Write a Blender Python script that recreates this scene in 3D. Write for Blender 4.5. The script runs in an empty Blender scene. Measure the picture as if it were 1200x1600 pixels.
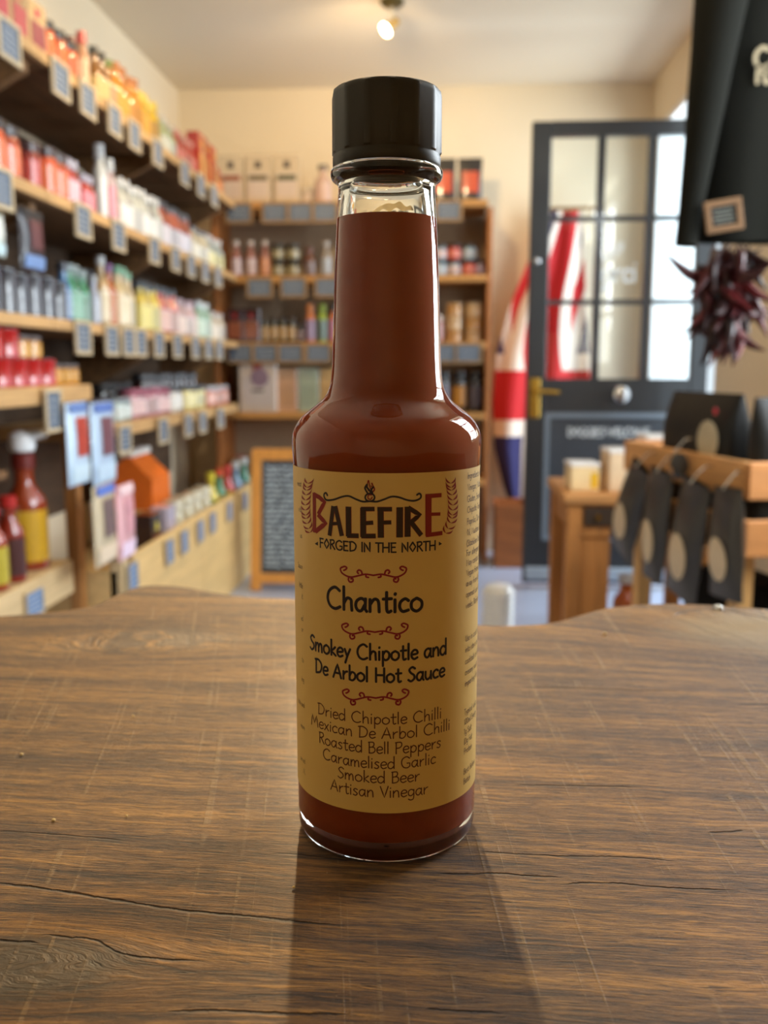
import bpy, math, random
from mathutils import Vector, Matrix
random.seed(7)
S = bpy.context.scene
COL = S.collection
# ---------------------------------------------------------------- camera, world, lights, exposure
F = 1450.0; TH = math.radians(8.8); YAW = math.radians(3.55); CZ = 0.96; D = 0.2345; TT = CZ - 0.1206
cam_d = bpy.data.cameras.new('camera'); cam = bpy.data.objects.new('camera', cam_d); COL.objects.link(cam)
cam_d.sensor_fit = 'VERTICAL'; cam_d.sensor_height = 36.0; cam_d.sensor_width = 27.0
cam_d.lens = 36.0 * F / 1600.0; cam_d.clip_start = 0.01
cam.location = (0, 0, CZ); cam.rotation_euler = (math.pi / 2 - TH, 0, YAW)
cam_d.dof.use_dof = True; cam_d.dof.focus_distance = 0.2165; cam_d.dof.aperture_fstop = 16.5
S.camera = cam
S.view_settings.view_transform = 'Standard'; S.view_settings.look = 'None'
S.view_settings.gamma = 1.0; S.view_settings.use_curve_mapping = False
S.view_settings.exposure = 0.18
S.cycles.max_bounces = 14; S.cycles.transmission_bounces = 12; S.cycles.glossy_bounces = 6; S.cycles.diffuse_bounces = 5
S.cycles.transparent_max_bounces = 12; S.cycles.sample_clamp_indirect = 6.0; S.cycles.use_denoising = True
S.cycles.caustics_refractive = True; S.cycles.caustics_reflective = False

world = bpy.data.worlds.new('overcast_sky'); S.world = world; world.use_nodes = True
bg = world.node_tree.nodes['Background']
bg.inputs['Color'].default_value = (0.80, 0.92, 1.0, 1); bg.inputs['Strength'].default_value = .95

def lamp(name, kind, loc, target, energy, color, **kw):
    d = bpy.data.lights.new(name, kind); o = bpy.data.objects.new(name, d); COL.objects.link(o)
    d.energy = energy; d.color = color; o.location = loc
    for k, v in kw.items(): setattr(d, k, v)
    v = Vector(target) - Vector(loc)
    o.rotation_euler = v.to_track_quat('-Z', 'Y').to_euler()
    return o
# daylight entering the shop window in the right wall, the open doorway, and the window wall behind the camera
lamp('window_daylight', 'AREA', (1.32, 1.65, 1.55), (-1.0, 2.1, 1.1), 92, (0.86, 0.94, 1.0), shape='RECTANGLE', size=1.35, size_y=1.1)
lamp('doorway_daylight', 'AREA', (1.9, 4.15, 1.35), (0.2, 4.2, 0.8), 75, (0.80, 0.91, 1.0), shape='RECTANGLE', size=1.1, size_y=1.9)
WARM = (1.0, 0.72, 0.40)
lamp('ceiling_spot_beam', 'SPOT', (-0.405, 3.20, 2.2), (-0.02, 0.3, 0.84), 195, WARM, spot_size=math.radians(46), spot_blend=0.9, shadow_soft_size=0.035)
lamp('ceiling_spot_beam_left', 'SPOT', (-0.35, 2.75, 2.2), (-1.1, 3.0, 1.1), 40, WARM, spot_size=math.radians(120), spot_blend=0.9, shadow_soft_size=0.04)
lamp('ceiling_spot_beam_rear', 'SPOT', (-0.25, 3.5, 2.18), (-0.45, 4.9, 1.7), 34, WARM, spot_size=math.radians(110), spot_blend=0.9, shadow_soft_size=0.04)
lamp('ceiling_spot_beam_up', 'SPOT', (-0.42, 3.3, 2.16), (-0.40, 3.6, 2.35), 5, WARM, spot_size=math.radians(150), spot_blend=1.0, shadow_soft_size=0.04)
lamp('ceiling_spot_beam_counter', 'SPOT', (-0.5, 0.9, 2.2), (-0.25, 0.4, 0.84), 12, WARM, spot_size=math.radians(100), spot_blend=0.9, shadow_soft_size=0.05)
lamp('ceiling_spot_beam_right', 'SPOT', (0.2, 1.6, 2.2), (0.8, 2.3, 0.8), 16, WARM, spot_size=math.radians(100), spot_blend=0.9, shadow_soft_size=0.05)

# ---------------------------------------------------------------- projection helpers (photo pixel -> point on a real plane)
def ray(u, v):
    dx = (u - 600) / F; dy = (800 - v) / F
    f = math.cos(TH) + dy * math.sin(TH); up = dy * math.cos(TH) - math.sin(TH)
    return Vector((dx * math.cos(YAW) - f * math.sin(YAW), dx * math.sin(YAW) + f * math.cos(YAW), up))
def on(axis, u, v, val):
    d = ray(u, v); o = Vector((0, 0, CZ)); t = (val - o[axis]) / d[axis]
    return o + d * t
def atX(u, v, x): return on(0, u, v, x)
def atY(u, v, y): return on(1, u, v, y)
def atZ(u, v, z): return on(2, u, v, z)
def uof(x, y, z):
    s, c = math.sin(YAW), math.cos(YAW); z -= CZ
    r = x * c + y * s; f = -x * s + y * c
    return 600 + F * r / (f * math.cos(TH) - z * math.sin(TH))
def yat(u, x, z):
    a, b = 0.9, 5.2
    for _ in range(40):
        m = (a + b) / 2
        if uof(x, m, z) < u: a = m
        else: b = m
    return a
def loc2(u, v):          # photo pixel -> worktop plane, in the worktop's own frame (x right, y away)
    p = atZ(u, v, TT); c, s = math.cos(YAW), math.sin(YAW)
    return (p.x * c + p.y * s, -p.x * s + p.y * c)

# ---------------------------------------------------------------- materials
def lin(c):
    return tuple(((x / 255) / 12.92 if x / 255 <= 0.04045 else ((x / 255 + 0.055) / 1.055) ** 2.4) for x in c) + (1,)
MATS = {}
def mat(rgb, rough=0.55, metal=0.0, coat=0.0, vary=0.12, scale=40, bump=0.0, name=None, stretch=None, spec=0.5):
    key = (tuple(rgb), rough, metal, coat, vary, scale, bump, stretch, name)
    if key in MATS: return MATS[key]
    m = bpy.data.materials.new(name or 'finish'); m.use_nodes = True; nt = m.node_tree; b = nt.nodes['Principled BSDF']
    N = nt.nodes.new; L = nt.links.new
    tc = N('ShaderNodeTexCoord'); mp = N('ShaderNodeMapping'); L(tc.outputs['Object'], mp.inputs[0])
    if stretch: mp.inputs['Scale'].default_value = stretch
    nz = N('ShaderNodeTexNoise'); nz.inputs['Scale'].default_value = scale; nz.inputs['Detail'].default_value = 5
    L(mp.outputs[0], nz.inputs['Vector'])
    mx = N('ShaderNodeMix'); mx.data_type = 'RGBA'
    c = lin(rgb); mx.inputs[6].default_value = tuple(x * (1 - vary) for x in c[:3]) + (1,)
    mx.inputs[7].default_value = tuple(min(1, x * (1 + vary)) for x in c[:3]) + (1,)
    L(nz.outputs['Fac'], mx.inputs[0]); L(mx.outputs[2], b.inputs['Base Color'])
    b.inputs['Roughness'].default_value = rough; b.inputs['Metallic'].default_value = metal
    b.inputs['Coat Weight'].default_value = coat; b.inputs['Coat Roughness'].default_value = 0.06
    b.inputs['Specular IOR Level'].default_value = spec
    if bump:
        bp = N('ShaderNodeBump'); bp.inputs['Strength'].default_value = bump; bp.inputs['Distance'].default_value = 0.003
        L(nz.outputs['Fac'], bp.inputs['Height']); L(bp.outputs[0], b.inputs['Normal'])
    MATS[key] = m; return m
def wood(rgb, dark=0.55, scale=6, along='y', rough=0.6, name='wood'):
    key = ('wood', tuple(rgb), dark, scale, along, rough)
    if key in MATS: return MATS[key]
    m = bpy.data.materials.new(name); m.use_nodes = True; nt = m.node_tree; b = nt.nodes['Principled BSDF']
    N = nt.nodes.new; L = nt.links.new
    tc = N('ShaderNodeTexCoord'); mp = N('ShaderNodeMapping'); L(tc.outputs['Object'], mp.inputs[0])
    sc = {'x': (1, 12, 12), 'y': (12, 1, 12), 'z': (12, 12, 1)}[along]; mp.inputs['Scale'].default_value = sc
    nz = N('ShaderNodeTexNoise'); nz.inputs['Scale'].default_value = scale; nz.inputs['Detail'].default_value = 8
    nz.inputs['Distortion'].default_value = 0.6; L(mp.outputs[0], nz.inputs['Vector'])
    cr = N('ShaderNodeValToRGB'); c = lin(rgb)
    cr.color_ramp.elements[0].position = 0.32; cr.color_ramp.elements[0].color = tuple(x * dark for x in c[:3]) + (1,)
    cr.color_ramp.elements[1].position = 0.62; cr.color_ramp.elements[1].color = c
    L(nz.outputs['Fac'], cr.inputs[0]); L(cr.outputs[0], b.inputs['Base Color'])
    bp = N('ShaderNodeBump'); bp.inputs['Strength'].default_value = 0.3; bp.inputs['Distance'].default_value = 0.002
    L(nz.outputs['Fac'], bp.inputs['Height']); L(bp.outputs[0], b.inputs['Normal'])
    b.inputs['Roughness'].default_value = rough
    MATS[key] = m; return m
def glass(rgb=(255, 255, 255), ior=1.5, rough=0.0, name='clear_glass'):
    key = ('glass', rgb, ior, rough)
    if key in MATS: return MATS[key]
    m = bpy.data.materials.new(name); m.use_nodes = True; b = m.node_tree.nodes['Principled BSDF']
    b.inputs['Base Color'].default_value = lin(rgb); b.inputs['Transmission Weight'].default_value = 1
    b.inputs['Roughness'].default_value = rough; b.inputs['IOR'].default_value = ior
    MATS[key] = m; return m

# ---------------------------------------------------------------- mesh helpers
class MB:
    def __init__(s): s.v = []; s.f = []
    def add(s, vs, fs):
        n = len(s.v); s.v += [tuple(p) for p in vs]; s.f += [tuple(i + n for i in f) for f in fs]; return s
    def box(s, a, b, bev=0.0, M=None):
        (x0, y0, z0), (x1, y1, z1) = a, b
        if bev <= 0:
            vs = [(x, y, z) for z in (z0, z1) for y in (y0, y1) for x in (x0, x1)]
            fs = [(0, 2, 3, 1), (4, 5, 7, 6), (0, 1, 5, 4), (2, 6, 7, 3), (0, 4, 6, 2), (1, 3, 7, 5)]
        else:
            def ring(z, i):
                e = bev
                pts = [(x0 + e, y0), (x1 - e, y0), (x1, y0 + e), (x1, y1 - e), (x1 - e, y1), (x0 + e, y1), (x0, y1 - e), (x0, y0 + e)]
                cx, cy = (x0 + x1) / 2, (y0 + y1) / 2
                return [(cx + (px - cx) * (1 - i * e / max(1e-9, (x1 - x0) / 2)), cy + (py - cy) * (1 - i * e / max(1e-9, (y1 - y0) / 2)), z) for px, py in pts]
            vs = ring(z0, 1) + ring(z0 + bev, 0) + ring(z1 - bev, 0) + ring(z1, 1)
            fs = [tuple(range(7, -1, -1)), tuple(range(24, 32))]
            for k in range(3):
                for i in range(8):
                    j = (i + 1) % 8; fs.append((k * 8 + i, k * 8 + j, k * 8 + 8 + j, k * 8 + 8 + i))
        if M is not None: vs = [M @ Vector(p) for p in vs]
        return s.add(vs, fs)
    def lathe(s, prof, n=24, c=(0, 0, 0), cap=True, M=None):
        vs = []; fs = []
        for r, z in prof:
            for i in range(n):
                a = 2 * math.pi * i / n; vs.append((c[0] + r * math.cos(a), c[1] + r * math.sin(a), c[2] + z))
        for k in range(len(prof) - 1):
            for i in range(n):
                j = (i + 1) % n; fs.append((k * n + i, k * n + j, (k + 1) * n + j, (k + 1) * n + i))
        if cap:
            fs.append(tuple(range(n - 1, -1, -1))); fs.append(tuple(range((len(prof) - 1) * n, len(prof) * n)))
        if M is not None: vs = [M @ Vector(p) for p in vs]
        return s.add(vs, fs)
    def tube(s, pts, r, n=8, cap=True):
        P = [Vector(p) for p in pts]; R = r if isinstance(r, (list, tuple)) else [r] * len(P)
        vs = []; fs = []; prev = None
        for k, p in enumerate(P):
            t = (P[min(k + 1, len(P) - 1)] - P[max(k - 1, 0)]).normalized()
            a = prev if prev is not None else (Vector((0, 0, 1)) if abs(t.z) < 0.9 else Vector((1, 0, 0)))
            x = (a - t * a.dot(t)).normalized(); prev = x; y = t.cross(x)
            for i in range(n):
                q = 2 * math.pi * i / n; vs.append(p + (x * math.cos(q) + y * math.sin(q)) * R[k])
        for k in range(len(P) - 1):
            for i in range(n):
                j = (i + 1) % n; fs.append((k * n + i, k * n + j, (k + 1) * n + j, (k + 1) * n + i))
        if cap: fs.append(tuple(range(n - 1, -1, -1))); fs.append(tuple(range((len(P) - 1) * n, len(P) * n)))
        return s.add(vs, fs)
    def grid(s, fn, nu, nv, thick=None):
        vs = [fn(i / nu, j / nv) for j in range(nv + 1) for i in range(nu + 1)]
        fs = [(j * (nu + 1) + i, j * (nu + 1) + i + 1, (j + 1) * (nu + 1) + i + 1, (j + 1) * (nu + 1) + i) for j in range(nv) for i in range(nu)]
        return s.add(vs, fs)
    def mesh(s, name, m, smooth=True):
        me = bpy.data.meshes.new(name); me.from_pydata(s.v, [], s.f)
        if m: me.materials.append(m)
        if smooth and me.polygons:
            me.polygons.foreach_set('use_smooth', [True] * len(me.polygons))
            try: me.set_sharp_from_angle(angle=math.radians(38))
            except Exception: pass
        me.update(); return me
def obj(name, me, parent=None, loc=(0, 0, 0), rot=(0, 0, 0)):
    o = bpy.data.objects.new(name, me); COL.objects.link(o); o.parent = parent; o.location = loc; o.rotation_euler = rot
    return o
def thing(name, label, cat, loc=(0, 0, 0), rot=(0, 0, 0), group=None):
    o = bpy.data.objects.new(name, None); COL.objects.link(o); o.location = loc; o.rotation_euler = rot
    o.empty_display_size = 0.02
    return tag(o, label, cat, group)
def tag(o, label, cat, group=None):
    o['label'] = label; o['category'] = cat
    if group: o['group'] = group
    return o
def struct(name, me, label=None, parent=None):
    o = obj(name, me, parent)
    if parent is None:
        o['kind'] = 'structure'
        if label: o['label'] = label
    return o
def B(a, b, m, bev=0.0, name='part'): return MB().box(a, b, bev).mesh(name, m, False)
ORD = ['first', 'second', 'third', 'fourth', 'fifth', 'sixth', 'seventh', 'eighth', 'ninth', 'tenth', 'eleventh', 'twelfth', 'thirteenth',
       'fourteenth', 'fifteenth', 'sixteenth', 'seventeenth', 'eighteenth', 'nineteenth', 'twentieth'] + ['twenty ' + q for q in 'first second third fourth fifth sixth seventh eighth ninth'.split()] + ['thirtieth', 'thirty first', 'thirty second']

# ================================================================ ROOM
XL, XR, YB, YF, ZC = -1.35, 1.025, 4.9, -1.6, 2.35
cream = mat((228, 213, 184), 0.9, vary=0.03, scale=3, bump=0.15, name='cream_paint')
white = mat((226, 214, 190), 0.9, vary=0.03, scale=2, bump=0.1, name='ceiling_paint')
struct('floor', B((XL - .3, YF - .3, -0.1), (XR + 1.5, YB + .3, 0), mat((172, 182, 206), 0.3, vary=0.12, scale=5, name='grey_vinyl')), 'smooth blue grey shop floor')
struct('ceiling', B((XL - .3, YF - .3, ZC), (XR + .3, YB + .3, ZC + .1), white), 'plain off white ceiling')
struct('wall_left', B((XL - .25, YF, 0), (XL, YB, ZC), cream), 'cream wall behind the long shelves')
struct('wall_back', B((XL - .25, YB, 0), (XR + .25, YB + .25, ZC), cream), 'cream end wall of the shop')
struct('wall_front', B((XL - .25, YF - .25, 0), (XR + .25, YF, ZC), cream), 'cream wall behind the viewer')
def wall_holes(x0, x1, y0, y1, z1, holes, m):
    mb = MB(); y = y0
    for (ha, hb, za, zb) in sorted(holes):
        mb.box((x0, y, 0), (x1, ha, z1))
        if za > 0: mb.box((x0, ha, 0), (x1, hb, za))
        mb.box((x0, ha, zb), (x1, hb, z1)); y = hb
    mb.box((x0, y, 0), (x1, y1, z1)); return mb.mesh('wall', m, False)
WY0, WY1, WZ0, WZ1 = 0.98, 2.34, 0.95, 2.1
DY0, DY1 = 3.60, 4.78
struct('wall_right', wall_holes(XR, XR + .22, YF, YB, ZC, [(WY0, WY1, WZ0, WZ1), (DY0, DY1, 0, 2.12)], cream), 'cream wall beside the open door')
wf = mat((232, 232, 228), 0.5, name='white_gloss')
win = struct('window_1', MB().box((XR + .1, WY0, WZ0), (XR + .15, WY0 + .05, WZ1)).box((XR + .1, WY1 - .05, WZ0), (XR + .15, WY1, WZ1))
             .box((XR + .1, WY0, WZ0), (XR + .15, WY1, WZ0 + .05)).box((XR + .1, WY0, WZ1 - .05), (XR + .15, WY1, WZ1)).mesh('window', wf, False), 'white shop window frame')
for k in (1, 2, 3): struct('glazing_bar', B((XR + .11, WY0 + k * .34 - .022, WZ0 + .05), (XR + .14, WY0 + k * .34 + .022, WZ1 - .05), wf), parent=win)
for k in (1, 2): struct('glazing_bar', B((XR + .115, WY0 + .05, WZ0 + k * .38 - .02), (XR + .135, WY1 - .05, WZ0 + k * .38 + .02), wf), parent=win)
struct('trim_1', MB().box((XR + .005, DY0 - .0, 0), (XR + .215, DY0 + .03, 2.12)).box((XR + .005, DY1 - .03, 0), (XR + .215, DY1, 2.12)).box((XR + .005, DY0 + .03, 2.09), (XR + .215, DY1 - .03, 2.12)).mesh('jamb', wf, False), 'white doorway lining')
struct('baseboard_back', B((0.3, YB - .015, 0), (XR, YB, .1), wf))

# ================================================================ DOOR (standing open, parallel to the end wall)
DYF = 4.05
charc = mat((44, 46, 49), 0.38, coat=0.25, vary=0.1, scale=12, name='charcoal_paint')
dx0, dx1, dzt, dzb = 0.362, 1.125, 1.965, 0.02
door = obj('door_1', None); door.location = (dx0, DYF, dzb); door['kind'] = 'structure'; door['label'] = 'dark grey glazed entrance door standing open'
W = dx1 - dx0; H = dzt - dzb
def dp(name, a, b, m, bev=0.0, par=door, lab=None):
    o = obj(name, B(a, b, m, bev), par)
    if lab: o['label'] = lab
    return o
def dz(v): return atY(900, v, DYF).z - dzb
def dxx(u, v=400): return atY(u, v, DYF).x - dx0
g0, g1 = dz(592), dz(212)
xs = [dxx(858), dxx(930), dxx(942), dxx(1008), dxx(1020), W - .075]
dp('door_stile', (0, 0, 0), (xs[0], .045, H), charc, .004)
dp('door_stile', (W - .075, 0, 0), (W, .045, H), charc, .004)
dp('door_rail', (xs[0], 0.001, g1), (W - .075, .044, H), charc)
dp('door_rail', (xs[0], 0.001, dz(645)), (W - .075, .044, g0), charc)
dp('door_rail', (xs[0], 0.001, 0), (W - .075, .044, dz(845)), charc)
zb1, zb2 = dz(472), dz(341)
for xa, xb in ((xs[1], xs[2]), (xs[3], xs[4])): dp('glazing_bar', (xa, 0.008, g0), (xb, .038, g1), charc)
for zc in (zb1, zb2):
    for xa, xb in ((xs[0], xs[1]), (xs[2], xs[3]), (xs[4], xs[5])): dp('glazing_bar', (xa, 0.008, zc - .01), (xb, .038, zc + .01), charc)
zs = [(g0, zb1 - .01), (zb1 + .01, zb2 - .01), (zb2 + .01, g1)]
pane_m = glass((238, 246, 250), 1.5, 0.0)
for za, zb in zs:
    for xa, xb in ((xs[0], xs[1]), (xs[2], xs[3]), (xs[4], xs[5])): dp('pane', (xa, .020, za), (xb, .024, zb), pane_m)
moul = mat((120, 132, 144), 0.35, coat=0.3, name='moulding_paint')
pz0, pz1 = dz(845), dz(645)
dp('door_panel', (xs[0], .014, pz0), (W - .075, .034, pz1), mat((64, 70, 78), .38, coat=.25, name='panel_paint'))
fm = MB(); t = .022
for (a, b) in (((xs[0], .0, pz0), (W - .075, .014, pz0 + t)), ((xs[0], .0, pz1 - t), (W - .075, .014, pz1)), ((xs[0], .0, pz0 + t), (xs[0] + t, .014, pz1 - t)), ((W - .075 - t, .0, pz0 + t), (W - .075, .014, pz1 - t))): fm.box(a, b)
obj('panel_moulding', fm.mesh('m', moul, False), door)['label'] = 'paler grey moulding around lower panel'
dp('weather_bar', (0.01, -.03, .02), (W - .01, 0, .075), mat((158, 170, 182), 0.4, name='weather_bar_paint'), .005, lab='pale grey strip at foot of door')
brass = mat((200, 160, 70), 0.25, metal=1.0, name='brass'); chrome = mat((210, 210, 212), 0.15, metal=1.0, name='chrome')
hx, hz = dxx(835, 620), dz(622)
hp = dp('handle_plate', (hx - .022, -.008, hz - .085), (hx + .022, 0, hz + .085), brass, .003, lab='brass backplate')
obj('lever', MB().tube([(hx, -.008, hz + .03), (hx, -.05, hz + .03), (hx + .02, -.055, hz + .03), (hx + .1, -.055, hz + .025)], .009, 10).mesh('lever', brass), hp)
kx, kz = dxx(968, 615), dz(616)
Rk = Matrix.Translation((kx, 0, kz)) @ Matrix.Rotation(math.pi / 2, 4, 'X')
kb = obj('door_knob', MB().lathe([(.012, 0), (.012, .02), (.03, .026), (.038, .042), (.034, .056), (.018, .064), (.002, .066)], 24, M=Rk).mesh('k', chrome), door); kb['label'] = 'round chrome knob'
obj('door_latch', MB().lathe([(.013, 0), (.013, .014), (.008, .018), (.001, .02)], 14, M=Matrix.Translation((dxx(838, 408), 0, dz(408))) @ Matrix.Rotation(math.pi / 2, 4, 'X')).mesh('k', chrome), door)

# ---------------------------------------------------------------- a hand-drawn stroke alphabet
G = {}
def gl(ch, adv, *st): G[ch] = (adv, [(s[0], [tuple(float(q) for q in p.split(',')) for p in s[1:].split()]) for s in st])
gl('C', 78, 'c70,85 45,100 15,80 5,45 18,12 45,0 72,12'); gl('S', 54, 'c50,88 30,100 10,82 20,60 42,42 44,18 22,0 2,12')
gl('D', 74, 'l12,98 10,0', 'c0,95 35,98 62,75 66,45 50,12 8,0'); gl('A', 70, 'l0,0 36,100 64,0', 'l12,36 58,34')
gl('H', 72, 'l8,100 8,0', 'l62,100 62,0', 'l8,50 62,50'); gl('M', 88, 'l2,0 14,100 40,30 66,100 80,0')
gl('R', 60, 'l8,98 8,0', 'c2,96 40,98 48,74 30,56 10,50', 'l22,52 56,0'); gl('B', 58, 'l8,98 8,0', 'c2,96 38,98 44,74 30,56 10,53', 'c10,53 44,52 52,24 36,4 6,0')
gl('P', 54, 'l8,98 8,-4', 'c2,96 42,98 50,72 34,50 10,46'); gl('G', 76, 'c66,84 42,100 12,80 5,42 20,8 48,0 68,14', 'l68,14 68,42 46,42')
gl('V', 64, 'l2,98 32,0 60,100'); gl('F', 52, 'l8,98 8,0', 'l2,97 48,97', 'l8,54 42,54'); gl('E', 56, 'l8,98 8,0', 'l2,97 48,97', 'l8,52 42,52', 'l6,1 50,1')
gl('I', 18, 'l8,100 8,0'); gl('N', 68, 'l8,0 8,100 58,0 58,100'); gl('T', 54, 'l26,98 26,0', 'l0,97 54,97'); gl('O', 66, 'l32,100 4,50 32,0 60,50 32,100')
gl('X', 60, 'l2,98 54,0', 'l54,98 2,0'); gl('K', 56, 'l8,98 8,0', 'l50,98 10,50 52,0'); gl('j', 24, 'l12,58 10,-20 0,-32'); gl('q', 56, 'c46,50 24,60 4,40 6,10 26,0 46,20', 'l48,58 48,-40'); gl('z', 48, 'l4,58 42,58 4,0 44,0')
gl('L', 50, 'l8,98 8,0 46,0'); gl('U', 60, 'c6,98 8,20 30,0 52,20 54,98'); gl('W', 90, 'l0,98 20,0 42,80 64,0 84,98'); gl('1', 30, 'l2,80 16,100 16,0'); gl('0', 56, 'c26,100 4,70 6,20 26,0 46,20 48,70 26,100')
gl('a', 58, 'c46,50 30,60 10,48 4,24 14,4 30,4 44,30', 'l48,60 46,12 54,0'); gl('b', 56, 'l8,105 8,2', 'c8,30 24,58 46,48 48,20 30,0 8,4')
gl('c', 48, 'c44,50 28,60 8,45 5,20 18,2 44,8'); gl('d', 58, 'c46,48 24,60 4,40 6,10 26,0 46,20', 'l48,108 48,0'); gl('e', 50, 'c6,30 44,36 40,56 22,60 6,42 6,16 22,0 46,10')
gl('f', 38, 'c40,100 26,104 18,85 18,0', 'l4,58 36,58'); gl('g', 54, 'c44,50 24,60 5,42 8,12 26,4 44,22', 'c46,58 46,0 40,-28 20,-34 4,-24'); gl('h', 56, 'l8,108 8,0', 'c8,30 24,56 42,50 44,28 46,0')
gl('i', 20, 'l8,58 8,0', 'l8,80 10,86'); gl('k', 48, 'l8,105 8,0', 'l40,58 10,28 44,0'); gl('l', 20, 'l8,106 8,0'); gl('m', 78, 'l6,58 6,0', 'c6,30 20,56 34,48 36,0', 'c36,30 50,56 64,48 68,0')
gl('n', 56, 'l6,58 6,0', 'c6,32 24,58 42,50 46,0'); gl('o', 58, 'c28,60 6,44 6,14 28,0 50,16 50,44 28,60'); gl('p', 56, 'l8,58 8,-40', 'c8,36 26,60 48,46 46,14 26,0 8,12')
gl('r', 42, 'l8,58 8,0', 'c8,30 22,52 38,58'); gl('s', 44, 'c38,52 22,60 8,46 22,32 36,18 24,0 4,6'); gl('t', 42, 'c18,92 18,20 24,0 38,6', 'l2,60 40,62'); gl('u', 56, 'c6,58 6,18 20,0 40,16 44,34', 'l46,58 48,0')
gl('v', 46, 'l2,58 22,0 42,58'); gl('w', 64, 'l2,58 16,0 30,45 44,0 58,58'); gl('x', 48, 'l4,58 42,0', 'l42,60 4,0'); gl('y', 50, 'l6,58 24,8', 'l46,60 24,8 10,-36')
gl(',', 20, 'l10,6 4,-16'); gl('.', 18, 'l8,0 9,6'); gl(':', 18, 'l8,8 9,14', 'l8,44 9,50'); gl('(', 28, 'c22,108 6,70 6,20 22,-14'); gl(' ', 34)
def cat(pts, n=5):
    if len(pts) < 3: return pts
    P = [pts[0]] + list(pts) + [pts[-1]]; out = []
    for i in range(1, len(P) - 2):
        for k in range(n):
            t = k / n; a, b, c, d = P[i - 1], P[i], P[i + 1], P[i + 2]
            out.append(tuple(0.5 * (2 * b[j] + (c[j] - a[j]) * t + (2 * a[j] - 5 * b[j] + 4 * c[j] - d[j]) * t * t + (3 * b[j] - a[j] - 3 * c[j] + d[j]) * t ** 3) for j in (0, 1)))
    out.append(tuple(pts[-1])); return out
def subdiv(pts, step):
    out = [pts[0]]
    for a, b in zip(pts, pts[1:]):
        n = max(1, math.ceil(math.dist(a, b) / step))
        out += [(a[0] + (b[0] - a[0]) * k / n, a[1] + (b[1] - a[1]) * k / n) for k in range(1, n + 1)]
    return out
def ribbon(mb, pts, w, fn, step=0.0012, taper=None, sq=False):
    """flat ribbon following pts in a 2-D plane; fn maps (s, z) to space"""
    pts = subdiv(pts, step)
    # square-round ends
    def ext(a, b): d = math.dist(a, b) or 1; return (a[0] + (a[0] - b[0]) / d * w * (.02 if sq else .35), a[1] + (a[1] - b[1]) / d * w * (.02 if sq else .35))
    pts = [ext(pts[0], pts[1])] + pts + [ext(pts[-1], pts[-2])]
    n = len(pts); vs = []
    for i, p in enumerate(pts):
        a = pts[max(0, i - 1)]; b = pts[min(n - 1, i + 1)]; dx, dy = b[0] - a[0], b[1] - a[1]; l = math.hypot(dx, dy) or 1
        hw = w / 2 * (0.62 if i in (0, n - 1) and not sq else 1.0)
        if taper: hw *= taper(i / (n - 1))
        nx, ny = -dy / l * hw, dx / l * hw
        vs += [fn(p[0] + nx, p[1] + ny), fn(p[0], p[1]), fn(p[0] - nx, p[1] - ny)]
    fs = []
    for i in range(n - 1):
        k = 3 * i; fs += [(k, k + 1, k + 4, k + 3), (k + 1, k + 2, k + 5, k + 4)]
    mb.add(vs, fs)
def write(mb, text, s0, s1, z, capz, fn, w=0.1, slant=0.0, step=0.0012):
    text = ''.join(c if c in G else ' ' for c in text)
    tot = sum(G[c][0] for c in text) + 4 * (len(text) - 1)
    k = (s1 - s0) / tot; h = capz / 100; x = s0
    for c in text:
        adv, st = G[c]
        for kind, pts in st:
            q = [(x + (p[0] + slant * p[1]) * k, z + p[1] * h) for p in pts]
            if kind == 'c': q = cat(q, 5)
            ribbon(mb, q, w * capz, fn, step)
        x += (adv + 4) * k

# door lettering
lm = mat((236, 242, 246), 0.5, name='white_letters')
mb = MB(); fz = lambda s, z: (s, .0128, z)
write(mb, 'DOGGIES WELCOME', dxx(888, 675), dxx(1016, 675), dz(682), .036, fz, .17, step=.03)
obj('lettering', mb.mesh('letters', lm, False), door)['label'] = 'white lettering across lower panel'
mb = MB(); fz = lambda s, z: (s, .0188, z)
x0, x1 = dxx(940, 420), dxx(1000, 420)
write(mb, 'arci', x0 + .006, x1 - .01, dz(440), .085, fz, .12, step=.03)
for k in range(5): ribbon(mb, cat([(x0 + .008 + .004 * k, dz(412) + .012 * k), (x0 + .03 + .004 * k, dz(404) + .012 * k), (x0 + .055, dz(402) + .014 * k), (x0 + .09, dz(388) + .006 * k)]), .004, fz, .03)
mb.box((x0 + .01, .0185, dz(456)), (x0 + .034, .0195, dz(444)))
obj('window_lettering', mb.mesh('letters', lm, False), door)['label'] = 'white writing on the middle pane'

# ================================================================ SHELVING
shelf_face = wood((196, 156, 104), 0.7, 5, 'y'); shelf_x = wood((186, 132, 74), 0.65, 5, 'x'); post_m = wood((176, 120, 62), 0.65, 5, 'z')
rustic = wood((132, 96, 60), 0.5, 5, 'y', name='rustic_board')
XF = -1.0; S1, S2, S3, S4N, S4, CR, LO = 1.735, 1.40, 1.085, .915, .79, .42, .445
Y0, YE = 1.72, 4.53
left = thing('shelving_unit', 'long rustic wooden shelving covering the left wall, full of sauces', 'shelving', (XL, Y0, 0))
def lp(name, a, b, m, bev=.002, par=left): return obj(name, B((a[0] - XL, a[1] - Y0, a[2]), (b[0] - XL, b[1] - Y0, b[2]), m, bev), par)
for z in (S1, S2, S3):
    a = Y0
    for y in (2.36, 3.4, YE):
        lp('shelf_board', (XL + .0085, a, z - .028), (XF, y - .002, z), rustic); a = y
        lp('shelf_lip', (XF + .0005, a - (y - (Y0 if y == 2.36 else (2.36 if y == 3.4 else 3.4))) + .001, z - .026), (XF + .008, y - .003, z + .002), shelf_face, .001)
lp('shelf_board', (XL + .0085, Y0, S4N - .045), (XF, 2.62, S4N), shelf_face)
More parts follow.
